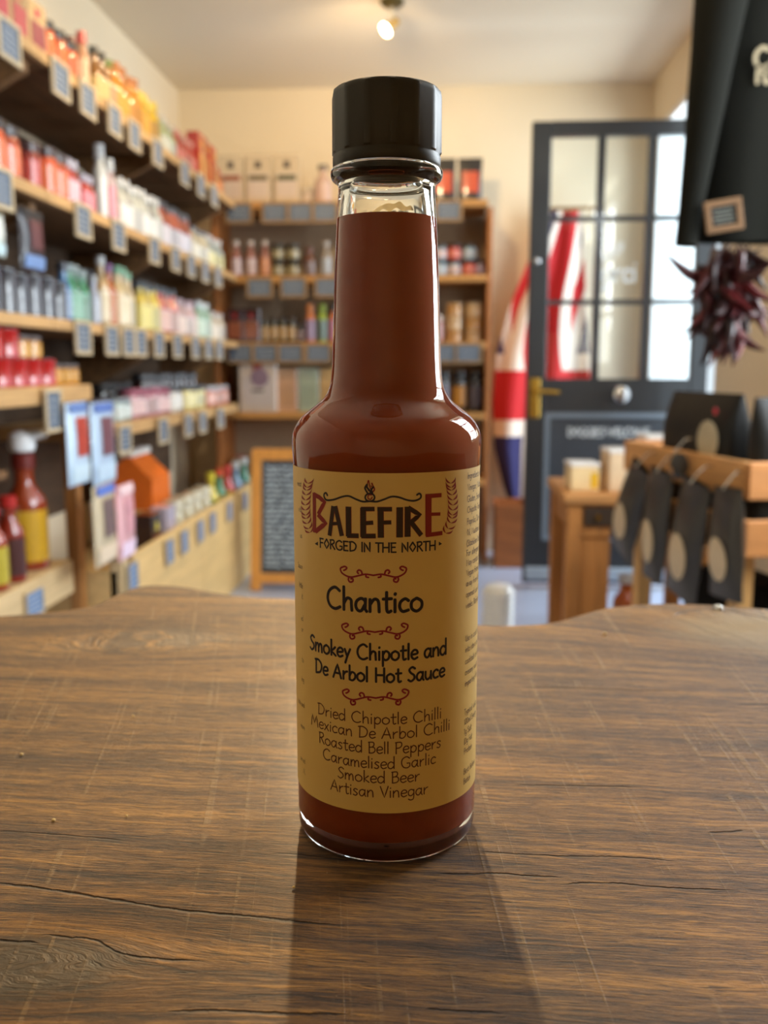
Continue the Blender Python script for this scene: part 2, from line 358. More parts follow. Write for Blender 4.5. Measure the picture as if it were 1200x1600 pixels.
lp('shelf_board', (XL + .0085, 2.64, S4 - .04), (XF, YE, S4), shelf_face)
lp('shelf_board', (XL + .0085, Y0, LO - .09), (XF, 2.42, LO), wood((214, 186, 140), .75, 5, 'y'))
for y in (2.36, 3.4, 4.4):
    for z in ((S1, S2) if y < 3 else (S1, S2, S3)):
        mb = MB(); pts = [(XL + .0095, z - .03), (XF - .03, z - .03), (XF - .03, z - .055), (XL + .04, z - .2), (XL + .0095, z - .2)]
        vs = [(p[0] - XL, y - Y0 + s, p[1]) for s in (-.016, .016) for p in pts]
        mb.add(vs, [(4, 3, 2, 1, 0), (5, 6, 7, 8, 9)] + [(i, (i + 1) % 5, (i + 1) % 5 + 5, i + 5) for i in range(5)])
        obj('bracket', mb.mesh('bracket', rustic, False), left)
lp('upright', (XF - .036, 2.474, 0), (XF, 2.512, S4N - .046), post_m)
lp('upright', (XL + .01, 2.474, 0), (XL + .05, 2.512, S4N - .046), post_m)

lp('shade_panel', (XL + .001, Y0, LO + .01), (XL + .008, YE, S1 - .04), wood((84, 62, 42), .6, 5, 'y', .8))  # dark board added to deepen the shaded gaps between the shelves
# low crate-fronted base unit
base = thing('crate_unit', 'pale plywood base unit with sloping line of blue tags along its front', 'cabinet', (-.9, 2.53, 0))
ply = wood((228, 192, 130), .8, 3, 'y', .5, 'plywood')
def bp_(n, a, b, m=ply): return obj(n, B((a[0] + .9, a[1] - 2.53, a[2]), (b[0] + .9, b[1] - 2.53, b[2]), m, .002), base)
bp_('front_panel', (-.915, 2.62, .0), (-.9, 3.42, CR)); bp_('front_panel', (-.915, 3.424, .0), (-.9, 4.53, CR))
bp_('end_panel', (XL + .02, 2.53, 0), (-.916, 2.545, CR - .03)); bp_('base_shelf', (XL + .02, 2.547, CR - .15), (-.916, 4.53, CR - .13))
bp_('corner_post', (-.94, 2.53, 0), (-.9, 2.575, CR), wood((222, 196, 150), .8, 5, 'z'))

# back shelving
YS = 4.55; XB0, XB1 = -1.12, .232
backu = thing('shelving_unit', 'honey coloured wooden shelving standing against the end wall', 'shelving', (XB0, YS, 0))
BZ = [1.745, 1.40, 1.085, .745, .42]
honey = wood((200, 146, 80), .7, 5, 'x')
def kp(n, a, b, m=honey): return obj(n, B((a[0] - XB0, a[1] - YS, a[2]), (b[0] - XB0, b[1] - YS, b[2]), m, .002), backu)
for z in BZ:
    kp('shelf_board', (XB0 + .025, YS, z - .03), (XB1 - .024, YB - .014, z))
kp('side_panel', (XB1 - .023, YS + .02, 0), (XB1, YB - .014, BZ[0] - .031), wood((178, 112, 56), .7, 5, 'z'))
kp('side_panel', (XB0, YS + .02, 0), (XB0 + .024, YB - .014, BZ[0] - .031), wood((178, 112, 56), .7, 5, 'z'))
kp('shade_panel', (XB0, YB - .012, 0), (XB1, YB - .002, BZ[0] - .03), mat((178, 160, 134), .8, name='shade_panel'))  # grey-brown sheet stands in for shade on the cream wall behind

# ================================================================ ITEMS
PROTO = {}
def lathe_me(key, prof, m, n=18, cap=True):
    k = (key, m.name)
    if k not in PROTO: PROTO[k] = MB().lathe(prof, n, cap=cap).mesh(key, m)
    return PROTO[k]
def dk(c, k=.86): return tuple(int(q * k) for q in c)
def fin(c, glossy=True):
    c = dk(c); return mat(c, .25 if glossy else .6, coat=1.0 if glossy else 0, name='finish')
def parts_for(kind, c, h, r):
    """list of (part name, mesh); c = (body, cap, label)"""
    key = (kind, c, h, r)
    if key in PROTO: return PROTO[key]
    body, cap, lab = fin(c[0]), mat(dk(c[1]), .4, coat=.3, name='lid'), mat(dk(c[2]), .4, coat=.8, name='printed_label', scale=90, vary=.2)
    if kind == 'bottle':
        nr = max(.011, r * .46)
        P = [('body', MB().lathe([(r * .9, 0), (r, .004), (r, h * .56), (r * .92, h * .62), (nr * 1.15, h * .72), (nr, h * .77), (nr, h * .87)], 18).mesh('b', body)),
             ('cap', MB().lathe([(nr * 1.25, h * .872), (nr * 1.25, h * .995), (nr * 1.05, h)], 14).mesh('b', cap)),
             ('label', MB().lathe([(r * 1.015, h * .08), (r * 1.015, h * .52)], 18, cap=False).mesh('b', lab))]
    elif kind == 'slim':
        nr = r * .6
        P = [('body', MB().lathe([(r * .95, 0), (r, .004), (r, h * .66), (nr, h * .76), (nr, h * .82)], 16).mesh('b', body)),
             ('cap', MB().lathe([(nr * 1.3, h * .822), (nr * 1.2, h)], 12).mesh('b', cap)),
             ('label', MB().lathe([(r * 1.02, h * .06), (r * 1.02, h * .6)], 16, cap=False).mesh('b', lab))]
    elif kind == 'jar':
        P = [('body', MB().lathe([(r * .92, 0), (r, h * .05), (r, h * .72), (r * .88, h * .8)], 18).mesh('b', body)),
             ('lid', MB().lathe([(r * .94, h * .802), (r * .96, h * .82), (r * .96, h * .98), (r * .9, h)], 18).mesh('b', cap)),
             ('label', MB().lathe([(r * 1.015, h * .14), (r * 1.015, h * .64)], 18, cap=False).mesh('b', lab))]
    elif kind == 'tin':
        P = [('body', MB().lathe([(r * .97, 0), (r, .003), (r * .98, .006), (r * .98, h * .93), (r, h * .95), (r, h * .97)], 20).mesh('b', body)),
             ('lid', MB().lathe([(r * .96, h * .972), (r * .96, h), (r * .9, h * .995)], 20).mesh('b', cap))]
    elif kind == 'box':
        P = [('carton', MB().box((-r, -r * .6, 0), (r, r * .6, h), .002).mesh('b', body, False)),
             ('label', MB().box((-r * .78, -r * .6 - .0015, h * .12), (r * .78, -r * .6 - .0002, h * .62)).mesh('b', lab, False)),
             ('emblem', MB().box((-r * .25, -r * .6 - .0015, h * .72), (r * .25, -r * .6 - .0002, h * .86)).mesh('b', cap, False))]
    elif kind == 'pouch':
        def f(s, sgn):
            def g(u, v):
                w = r * (1 - .06 * math.sin(v * math.pi)); x = (u * 2 - 1) * w
                d = sgn * r * .42 * (1 - v) ** .6 * (max(0, 1 - (u * 2 - 1) ** 2)) ** .5
                return (x, d, v * h)
            return g
        mbp = MB().grid(f(0, -1), 10, 12); mbp.grid(lambda u, v: f(0, 1)(1 - u, v), 10, 12)
        P = [('bag', mbp.mesh('b', mat(c[0], .5, coat=.15, name='foil_bag')))]
        def lf(u, v):
            p = f(0, -1)(.14 + .72 * u, .22 + .5 * v); return (p[0], p[1] - .0025, p[2])
        P.append(('label', MB().grid(lf, 8, 6).mesh('b', lab)))
        P.append(('top_seal', MB().box((-r, -.002, h * .985), (r, .002, h * 1.04)).mesh('b', cap, False)))
    PROTO[key] = P; return P
COUNT = {}
NAMES = {'bottle': ('sauce_bottle', 'bottle'), 'slim': ('slim_sauce_bottle', 'bottle'), 'jar': ('sauce_jar', 'jar'), 'tin': ('food_tin', 'tin'), 'box': ('carton_box', 'box'), 'pouch': ('foil_pouch', 'pouch')}
def item(kind, c, h, r, loc, rz, label, group, name=None):
    nm, ct = NAMES[kind]
    t = thing(name or nm, label, ct, (loc[0], loc[1], loc[2] + .0008), (0, 0, rz), group)
    for pn, me in parts_for(kind, c, h, r): obj(pn, me, t)
    return t
HOUSED = {}
def run(kind, c, h, r, us, xrow, z, desc, place, group, jit=.003, gap=1.16, n=None):
    """a row of alike things along the left wall from photo column us[0] to us[1]"""
    ya = yat(us[0], xrow, z + h * .4); yb = yat(us[1], xrow, z + h * .4)
    k = n or max(1, int((yb - ya) / (2 * r * gap)) + 1)
    st = max((yb - ya) / k, 2 * r * 1.06)
    row = HOUSED.setdefault((round(xrow, 3), round(z, 3)), [])
    made = []
    for i in range(k):
        y = ya + st * (i + .5)
        if any(abs(y - q) < (r + rr) * 1.01 for q, rr in row) or y > YE - .05 or y < Y0 + r or (z == S4 and y < 2.65 + r) or (xrow < XF - .12 and any(abs(y - q) < r + .02 for q in (2.36, 3.4, 4.4))): continue
        row.append((y, r)); made.append(y)
    for i, y in enumerate(made):
        if len(made) == 1: lab = '%s, %s' % (desc, place)
        else: lab = '%s, %s, %s from near end' % (desc, place, ORD[i])
        c_ = (c, (c[0], c[1], dk(c[2], .8)), (dk(c[0], .82), c[1], c[2]))[(i * 2 + i // 3) % 3]
        item(kind, c_, round(h * (1, 1, .95)[i % 3], 4), r, (xrow + random.uniform(-jit, jit), y, z), random.uniform(-.2, .2) + math.pi / 2 * (kind in ('box', 'pouch')), lab, group)
R1, R2 = XF - .055, XF - .135
bk, wt, rd = (30, 28, 28), (235, 232, 226), (190, 40, 30)
P1, P2, P3, P4 = 'top left shelf', 'second left shelf', 'third left shelf', 'low left shelf'
g1_, g2_, g3_, g4_ = 'sauces on the top left shelf', 'sauces on the second left shelf', 'sauces on the third left shelf', 'jars on the low left shelf'
run('jar', ((235, 96, 20), (30, 28, 26), (240, 110, 30)), .12, .034, (58, 100), R1, S1, 'orange jar with black lid', P1, g1_)
run('slim', ((186, 90, 70), (120, 60, 50), (226, 180, 150)), .15, .02, (101, 118), R1, S1, 'pinkish brown bottle', P1, g1_)
run('slim', ((210, 150, 110), (200, 40, 40), (240, 200, 160)), .19, .019, (118, 132), R1, S1, 'tan bottle with tall red cap', P1, g1_)
run('bottle', ((150, 100, 40), (30, 30, 26), (225, 190, 120)), .18, .025, (134, 158), R1, S1, 'amber bottle with black cap', P1, g1_)
run('bottle', ((190, 130, 50), (120, 140, 60), (190, 150, 110)), .18, .024, (158, 176), R1, S1, 'olive capped amber bottle', P1, g1_)
run('bottle', ((235, 150, 30), (190, 110, 30), (245, 165, 40)), .19, .026, (176, 214), R1, S1, 'orange yellow bottle', P1, g1_)
run('slim', ((245, 200, 20), (240, 205, 40), (240, 180, 60)), .17, .022, (216, 240), R1, S1, 'bright yellow bottle', P1, g1_)
run('bottle', ((190, 200, 150), (220, 210, 190), (235, 235, 215)), .15, .026, (241, 264), R1, S1, 'pale green bottle with cream label', P1, g1_)
run('bottle', ((200, 60, 45), (225, 150, 130), (225, 120, 100)), .15, .024, (265, 300), R1, S1, 'red bottle with pink cap', P1, g1_)
run('bottle', ((210, 110, 50), (190, 60, 40), (240, 150, 80)), .14, .025, (330, 346), R1, S1, 'orange red bottle', P1, g1_)
run('box', ((215, 45, 30), (240, 200, 60), (240, 170, 80)), .21, .045, (302, 330), R1, S1, 'tall red carton', 'far end of ' + P1, g1_)
run('box', ((34, 34, 32), (60, 60, 55), (44, 42, 40)), .30, .06, (276, 300), XF - .2, S1, 'black carton', 'behind bottles on ' + P1, g1_, n=1)
run('box', ((232, 190, 130), (220, 60, 90), (200, 60, 80)), .14, .05, (-40, 40), R1, S1, 'cream and pink carton', P1, g1_)
# second shelf
run('jar', ((226, 80, 30), (40, 20, 18), (240, 110, 40)), .13, .036, (-30, 20), R1, S2, 'red orange jar with dark lid', P2, g2_)
run('slim', ((110, 120, 150), (190, 195, 215), (185, 190, 215)), .12, .014, (20, 32), R1, S2, 'slim pale blue bottle', P2, g2_, n=1)
run('jar', ((150, 34, 24), (60, 20, 20), (200, 60, 40)), .12, .033, (30, 56), R1, S2, 'dark red jar', P2, g2_, n=1)
run('jar', ((226, 78, 20), (50, 18, 14), (240, 110, 30)), .13, .036, (58, 92), R1, S2, 'orange red jar with maroon lid', P2, g2_)
run('slim', ((208, 60, 60), (200, 200, 220), (236, 190, 200)), .14, .02, (92, 118), R1, S2, 'red bottle with pale pink label', P2, g2_)
run('slim', ((200, 40, 40), (190, 190, 215), (240, 120, 130)), .12, .02, (118, 142), R1, S2, 'red bottle with rosy label', P2, g2_)
run('slim', ((225, 232, 235), (235, 238, 240), (240, 244, 245)), .235, .022, (148, 166), R1, S2, 'tall white bottle', P2, g2_, n=1)
run('slim', ((225, 200, 205), (215, 225, 235), (240, 150, 165)), .21, .021, (166, 180), R1, S2, 'tall pink and white bottle', P2, g2_, n=1)
run('bottle', ((215, 220, 215), (238, 240, 240), (244, 244, 238)), .17, .026, (182, 246), R1, S2, 'milky white bottle', P2, g2_)
run('bottle', ((196, 90, 60), (50, 52, 60), (226, 218, 226)), .175, .024, (247, 292), R1, S2, 'orange necked bottle with black cap', P2, g2_)
run('bottle', ((222, 205, 170), (90, 90, 95), (236, 226, 200)), .15, .024, (292, 322), R1, S2, 'cream bottle with grey cap', P2, g2_)
run('bottle', ((186, 196, 190), (215, 205, 200), (235, 225, 150)), .15, .025, (322, 346), R1, S2, 'pale bottle with yellow label', P2, g2_)
run('jar', ((90, 40, 30), (30, 24, 22), (160, 50, 40)), .18, .034, (20, 92), XF - .21, S2, 'dark jar with black lid', 'back of ' + P2, g2_)
run('bottle', ((206, 176, 120), (190, 180, 150), (230, 206, 160)), .21, .028, (96, 150), XF - .21, S2, 'tall beige bottle', 'back of ' + P2, g2_)
run('bottle', ((110, 40, 34), (38, 34, 40), (150, 70, 60)), .22, .027, (180, 240), XF - .21, S2, 'maroon bottle with black cap', 'back of ' + P2, g2_)
# third shelf
run('tin', ((38, 42, 60), (30, 34, 48), (0, 0, 0)), .11, .034, (-30, 92), R1, S3, 'navy blue tin', P3, 'navy tins on the third left shelf')
run('bottle', ((70, 130, 190), (60, 70, 90), (140, 170, 215)), .16, .022, (92, 104), R1, S3, 'blue bottle', P3, g3_, n=1)
run('bottle', ((50, 150, 110), (150, 170, 175), (130, 190, 165)), .165, .022, (104, 128), R1, S3, 'green bottle with grey cap', P3, g3_)
run('bottle', ((206, 90, 110), (150, 160, 170), (222, 150, 160)), .15, .022, (128, 140), R1, S3, 'pink bottle', P3, g3_, n=1)
run('bottle', ((170, 180, 205), (170, 180, 190), (190, 200, 222)), .15, .022, (140, 150), R1, S3, 'grey blue bottle', P3, g3_, n=1)
run('bottle', ((215, 180, 130), (225, 228, 230), (240, 226, 190)), .215, .025, (150, 166), R1, S3, 'tall cream bottle with white cap', P3, g3_, n=1)
run('bottle', ((190, 100, 50), (120, 70, 140), (206, 130, 80)), .20, .024, (166, 178), R1, S3, 'orange bottle with purple cap', P3, g3_, n=1)
run('bottle', ((226, 205, 160), (110, 170, 140), (242, 230, 196)), .20, .026, (178, 200), R1, S3, 'cream bottle with green cap', P3, g3_)
run('bottle', ((206, 190, 210), (225, 228, 230), (180, 190, 225)), .19, .024, (200, 214), R1, S3, 'lilac bottle with white cap', P3, g3_, n=1)
run('bottle', ((240, 214, 90), (62, 72, 78), (244, 232, 120)), .175, .024, (215, 240), R1, S3, 'yellow bottle with dark cap', P3, g3_)
run('bottle', ((215, 100, 90), (62, 72, 84), (240, 196, 186)), .175, .024, (240, 268), R1, S3, 'red and white bottle with dark cap', P3, g3_)
run('bottle', ((226, 190, 190), (180, 150, 160), (240, 214, 200)), .15, .025, (268, 300), R1, S3, 'pale pink bottle', P3, g3_)
run('bottle', ((160, 196, 170), (220, 226, 225), (206, 226, 200)), .16, .025, (300, 322), R1, S3, 'pale green bottle with white cap', P3, g3_)
run('bottle', ((232, 214, 190), (196, 190, 186), (240, 226, 204)), .13, .026, (322, 346), R1, S3, 'cream bottle with grey cap', P3, g3_)
run('bottle', ((120, 60, 40), (60, 64, 74), (190, 170, 150)), .19, .027, (92, 250), XF - .15, S3, 'brown bottle with dark cap', 'back of ' + P3, g3_)
run('bottle', ((170, 120, 90), (90, 96, 100), (220, 205, 190)), .17, .027, (252, 345), XF - .15, S3, 'tan bottle with grey cap', 'back of ' + P3, g3_)
# near low shelf: red tins stacked, yellow jars
tin_r = (200, 16, 14)
def ystack(us, x, z, h, n): 
    ya, yb = yat(us[0], x, z + h / 2), yat(us[1], x, z + h / 2); return [ya + (yb - ya) * (i + .5) / n for i in range(n)]
R1n = XF - .05
for i, y in enumerate([2.145, 2.228, 2.311, 2.394]):
    item('tin', (tin_r, (60, 20, 18), rd), .069, .0405, (R1n, y, S4N), 0, 'red tin, lower layer of the stack on left, %s from near end' % ORD[i], 'red tins')
item('tin', (tin_r, (60, 20, 18), rd), .069, .0405, (R1n, 2.105, S4N + .0695), 0, 'red tin balanced on top of the lower red tins, nearer one', 'red tins')
item('tin', (tin_r, (60, 20, 18), rd), .069, .0405, (R1n, 2.188, S4N + .0695), 0, 'red tin balanced on top of the lower red tins, further one', 'red tins')
for i, y in enumerate([2.47, 2.534, 2.587]):
    item('jar', ((226, 150, 20), (120, 110, 110), (235, 170, 50)), .056, .0262, (R1n, y, S4N), 0, 'squat amber yellow jar right of the red tins, %s from near end' % ORD[i], 'amber jars')
for i, y in enumerate([2.27, 2.336]):
    item('jar', ((226, 150, 20), (120, 110, 110), (235, 170, 50)), .055, .031, (R1n, y, S4N + .0695), 0, 'amber yellow jar on top of the red tins, %s from near end' % ORD[i], 'amber jars')
# far low shelf
run('jar', ((34, 30, 30), (24, 24, 26), (40, 34, 34)), .12, .036, (150, 206), XF - .15, S4, 'black jar', 'back of ' + P4, g4_)
run('jar', ((215, 190, 160), (90, 80, 90), (236, 232, 226)), .075, .032, (136, 156), R1, S4, 'small cream jar with grey lid', P4, g4_)
run('jar', ((190, 215, 215), (150, 160, 170), (226, 240, 240)), .075, .034, (158, 196), R1, S4, 'pale jar with silver lid', P4, g4_)
run('jar', ((200, 140, 150), (176, 96, 120), (244, 206, 206)), .10, .034, (196, 252), R1, S4, 'pink jar with mauve lid', P4, g4_)
run('jar', ((226, 222, 214), (60, 66, 74), (246, 246, 240)), .10, .034, (252, 276), R1, S4, 'white jar with dark lid', P4, g4_)
run('jar', ((240, 226, 150), (60, 66, 74), (248, 238, 170)), .10, .034, (276, 312), R1, S4, 'yellow jar with dark lid', P4, g4_)
run('jar', ((205, 110, 80), (190, 190, 196), (240, 180, 160)), .09, .034, (312, 348), R1, S4, 'red orange jar with silver lid', P4, g4_)
run('jar', ((60, 30, 30), (40, 40, 46), (90, 60, 60)), .15, .034, (206, 300), XF - .15, S4, 'maroon jar with black lid', 'back of ' + P4, g4_)
run('box', ((150, 70, 54), (50, 50, 66), (190, 190, 200)), .15, .05, (304, 346), XF - .15, S4, 'brick red carton', 'back of ' + P4, g4_)
# bottom near shelf: big bottles
def yy(u, x, z): return yat(u, x, z)
bx = XF - .07
t = item('bottle', ((160, 56, 18), (120, 30, 24), (232, 180, 40)), .30, .052, (bx, yy(42, bx, LO + .1), LO), 0, 'large orange sauce bottle with yellow label on lowest left shelf', 'big bottles', 'large_sauce_bottle')
mb = MB().lathe([(.012, 0), (.03, .004), (.034, .02), (.030, .045), (.014, .055)], 20, c=(0, 0, .302)); mb.tube([(0, 0, .34), (.02, .03, .345), (.03, .075, .345)], [.018, .014, .01], 10)
obj('pump_head', mb.mesh('pump', mat((232, 236, 240), .35, coat=.3, name='white_plastic')), t)['label'] = 'white plastic pump head'
bx2 = XF - .045
item('bottle', ((150, 40, 18), (200, 30, 26), (80, 34, 34)), .21, .034, (bx2, yy(16, bx2, LO + .1), LO), 0, 'small red sauce bottle with bright red cap in front of large bottle', 'big bottles', 'small_sauce_bottle')
item('bottle', ((170, 60, 24), (200, 30, 26), (210, 190, 60)), .20, .034, (bx2, yy(-12, bx2, LO + .1), LO), 0, 'red capped sauce bottle with yellow label cut by picture edge', 'big bottles', 'small_sauce_bottle')
item('bottle', ((80, 26, 18), (60, 16, 14), (110, 40, 30)), .24, .045, (XF - .2, 2.36, LO), 0, 'dark brown bottle in shadow right of the large orange bottle', 'big bottles', 'dark_sauce_bottle')
# small wooden crate below the near low shelf
cb = thing('wooden_crate', 'small pale wooden crate under the shelf of red tins', 'crate', (XF - .16, 1.98, .715))
for a, b in (((-.09, -.14, 0), (.09, .14, .012)), ((-.09, -.14, .0125), (-.078, .14, .15)), ((.078, -.14, .0125), (.09, .14, .06)), ((.078, -.14, .07), (.09, .02, .15)), ((-.077, .128, .0125), (.077, .14, .15)), ((-.077, -.14, .0125), (.077, -.128, .15))):
    obj('crate_board', B(a, b, wood((216, 180, 128), .75, 5, 'y'), .001), cb)
lp('shelf_board', (XL + .0085, Y0, .693), (XF - .06, 2.2, .713), rustic)

# goods in the base unit
gB = 'bottles and cups along the base unit'
def front(kind, c, h, r, u, x, z, rz, label, name=None, group=gB): return item(kind, c, h, r, (x, yat(u, x, z + h * .5), z), rz, label, group, name)
SH = CR - .13
bxr = -.96
specs = [('bottle', ((235, 215, 40), (240, 225, 60), (120, 170, 120)), 330, 'yellow squeezy bottle'), ('bottle', ((70, 150, 100), (235, 90, 50), (240, 200, 120)), 343, 'green bottle with red cap'),
         ('bottle', ((215, 50, 45), (225, 70, 60), (240, 215, 60)), 356, 'bright red squeezy bottle'), ('bottle', ((120, 160, 200), (225, 235, 240), (170, 190, 230)), 368, 'pale blue bottle with white cap'),
         ('bottle', ((60, 150, 120), (226, 236, 240), (200, 215, 235)), 381, 'green bottle with white cap')]
for k, c, u, l in specs: front(k, c, .24, .032, u, bxr, SH, 0, l + ' at far end of pale base unit')
for i, u in enumerate((272, 288, 302, 316)):
    front('jar', ((222, 212, 176), (232, 226, 200), (236, 228, 200)), .20, .036, u, bxr, SH, 0, 'cream paper tub in the base unit, %s from near end' % ORD[i], 'cream_tub')
front('box', ((226, 214, 236), (200, 190, 220), (240, 220, 236)), .20, .05, 256, bxr, SH, math.pi / 2, 'lavender and white carton beside the cream tubs')
front('box', ((60, 40, 40), (236, 214, 60), (200, 60, 60)), .20, .05, 232, bxr, SH, math.pi / 2, 'dark carton with yellow and red picture')
hb = thing('display_box', 'orange gable topped display box beneath the low shelf', 'box', (-1.135, yat(214, -1.135, .6), .4505))
hb_p = [(-.09, .0), (.09, .0), (.09, .11), (.0, .2), (-.09, .11)]
mbx = MB().add([(p[0], s, p[1]) for s in (-.11, .11) for p in hb_p], [(0, 1, 2, 3, 4), (9, 8, 7, 6, 5)] + [(i, i + 5, (i + 1) % 5 + 5, (i + 1) % 5) for i in range(5)])
obj('carton', mbx.mesh('x', mat((226, 110, 30), .5, coat=.2), False), hb)
obj('top_ridge', MB().box((-.02, -.112, .19), (.02, .112, .215), .004).mesh('x', mat((225, 225, 220), .5), False), hb)
obj('stand_block', B((-.1, -.115, -.155), (.1, .115, -.001), ply, .002), hb)
# hanging packets
def packet(u0, u1, v0, v1, x, cs, label):
    ya, yb = yat(u0, x, .7), yat(u1, x, .7); zt = atX((u0 + u1) / 2, v0, x).z; zb = atX((u0 + u1) / 2, v1, x).z
    w = (yb - ya) * .93; h = zt - zb
    t = thing('hanging_packet', label, 'packet', (x, (ya + yb) / 2, zb), (0, 0, 0), 'hanging packets by the shelf post')
    f = lambda sg: (lambda u, v: (sg * .012 * (max(0, 1 - (2 * u - 1) ** 2)) ** .5 * math.sin(math.pi * v) ** .5, (u - .5) * w, v * h))
    m_ = MB().grid(f(1), 8, 8); m_.grid(lambda u, v: f(-1)(1 - u, v), 8, 8)
    obj('packet_film', m_.mesh('p', mat(cs[0], .35, coat=.4, name='film')), t)
    def pf(a0, a1, b0, b1, e=.003): return MB().grid(lambda u, v: (lambda p: (p[0] + e, p[1], p[2]))(f(1)(a0 + (a1 - a0) * u, b0 + (b1 - b0) * v)), 6, 6)
    obj('picture', pf(.28, .78, .35, .82).mesh('p', mat(cs[1], .5, vary=.5, scale=30)), t)
    obj('header_card', pf(.1, .9, .88, .99, .004).mesh('p', mat(cs[2], .5)), t)
    obj('price_strip', pf(.1, .9, .04, .25, .003).mesh('p', mat(cs[3], .5, vary=.2, scale=60)), t)
    return t
packet(50, 88, 336, 428, XF - .02, ((46, 44, 50), (90, 50, 54), (40, 40, 46), (110, 140, 190)), 'dark packet with picture hanging under the second left shelf')
packet(-4, 30, 334, 404, XF - .03, ((196, 210, 206), (210, 220, 214), (120, 110, 90), (190, 216, 226)), 'pale packet hanging under the second left shelf at picture edge')
packet(105, 141, 628, 757, XF + .03, ((190, 214, 238), (170, 60, 44), (90, 120, 180), (196, 220, 240)), 'glossy pale blue packet with red picture hanging by the post')
packet(143, 181, 628, 755, XF + .03, ((180, 205, 232), (110, 70, 80), (80, 110, 180), (190, 215, 240)), 'glossy pale blue packet with dark picture, right of its twin')
packet(141, 178, 757, 884, -.885, ((196, 180, 150), (110, 90, 90), (80, 110, 190), (226, 206, 180)), 'beige packet with dark picture on front of base unit')
packet(178, 206, 757, 876, -.885, ((222, 170, 176), (206, 150, 160), (226, 200, 206), (240, 214, 236)), 'pink packet on front of base unit')

# ---------------------------------------------------------------- framed slate tags
frame_w = wood((196, 178, 146), .85, 8, 'y', .6, 'pale_frame'); frame_o = wood((164, 130, 86), .8, 8, 'x', .6, 'pale_frame')
slate = mat((80, 96, 116), .6, vary=.15, scale=20, name='slate'); slate_b = mat((96, 126, 168), .5, vary=.12, name='blue_slate'); chalk = mat((196, 200, 204), .8, name='chalk')
TM = {}
def slate_tag(loc, rz, w, h, label, group, warm=False, blue=False, tilt=0.0, rx=0.0):
    key = (round(w, 3), round(h, 3), warm, blue)
    if key not in TM:
        b = (.011 if warm else .010) if not blue else .005; fmm = frame_o if warm else frame_w
        fr = MB().box((-w / 2, 0, -h), (w / 2, .008, -h + b), .001).box((-w / 2, 0, -b), (w / 2, .008, 0), .001).box((-w / 2, 0, -h + b), (-w / 2 + b, .008, -b), .001).box((w / 2 - b, 0, -h + b), (w / 2, .008, -b), .001)
        sl = MB().box((-w / 2 + b, .003, -h + b), (w / 2 - b, .006, -b))
        ch = MB()
        for k in range(4):
            zz = -h + b + (h - 2 * b) * (.2 + .2 * k); L = (w - 2 * b) * random.uniform(.3, .42)
            ribbon(ch, [(-L + i * L / 8, zz + (.0012 if i % 2 else -.0012)) for i in range(17)], .0022, lambda s, z: (s, .0024, z), .05)
        TM[key] = (fr.mesh('frame', fmm, False), sl.mesh('slate', slate_b if blue else slate, False), ch.mesh('chalk', chalk, False))
    a, b_, c = TM[key]
    t = thing('slate_price_tag', label, 'price tag', loc, (rx, tilt, rz), group)
    obj('frame', a, t); obj('slate', b_, t); obj('chalk_writing', c, t); return t
def ltags(us, z, v_name, w=.112, h=.092, x=XF + .018, blue=False, group='slate tags on the left shelves'):
    last = -9; n = 0
    for u in us:
        y = yat(u, x, z - h / 2)
        if y - last < w * 1.02: y = last + w * 1.03
        last = y
        slate_tag((x, y, z), math.pi / 2, w, h, 'framed slate price tag, %s from near end of the %s' % (ORD[n], v_name), group, blue=blue); n += 1
ltags((17, 97, 139, 181, 212, 248, 290, 315, 336), S1 + .004, 'top left shelf edge')
ltags((4, 132, 187, 243, 276, 300, 322, 342), S2 + .004, 'second left shelf edge')
ltags((132, 177, 203, 222, 250, 279, 307, 327, 344), S3 + .004, 'third left shelf edge')
ltags((86,), S4N - .006, 'shelf holding red tins', .10, .11)
ltags((197, 257, 296, 318, 346), S4 - .003, 'low far shelf edge')
ltags((210, 267, 290, 315, 334, 360, 384), CR - .015, 'pale base unit front', .085, .085, -.887, True, 'blue tags on the base unit')
slate_tag((XF + .01, yat(50, XF, .4), LO - .02), math.pi / 2, .10, .07, 'blue slate tag on the front edge of the lowest left shelf', 'blue tags on the base unit', blue=True)
def btags(us, z, nm):
    for n, u in enumerate(us):
        x = atY(u, 400, YS).x
        slate_tag((x, YS - .0095, z), 0, .13, .098, 'wood framed slate tag, %s from left on the %s' % (ORD[n], nm), 'slate tags on the end wall shelves', warm=True)
btags((375, 431, 471, 508, 700), BZ[0] - .003, 'top shelf of end wall unit')
btags((405, 458, 512, 560, 640), BZ[1] - .006, 'second shelf of end wall unit')
btags((372, 412, 452, 496, 560, 694, 734), BZ[2] - .004, 'third shelf of end wall unit')

# ---------------------------------------------------------------- goods on the end wall shelves
gb = 'goods on the end wall shelves'
def back(kind, c, h, r, u, z, label, y=YS + .09, rz=0, name=None):
    x = atY(u, 400, y).x; return item(kind, c, h, r, (x, y, z), rz, label, gb, name)
for u, w_, l in ((366, (150, 90, 60), 'left white foil pouch with brown band'), (408, (110, 100, 70), 'middle white foil pouch with olive band'), (452, (90, 90, 60), 'right white foil pouch with dark green band')):
    t = back('box', ((236, 214, 180), (100, 90, 80), (238, 218, 200)), .225, .062, u, BZ[0], l + ' on top of the end shelves', name='tall_paper_bag')
    obj('band', B((-.045, -.041, .105), (.045, -.0392, .13), mat(w_, .6)), t)
back('bottle', ((226, 190, 170), (40, 36, 34), (236, 200, 186)), .18, .042, 506, BZ[0], 'pink squat bottle with black cap on top of the end shelves')
back('jar', ((236, 206, 180), (230, 220, 200), (240, 220, 200)), .07, .022, 481, BZ[0], 'tiny cream pot beside the pink bottle')
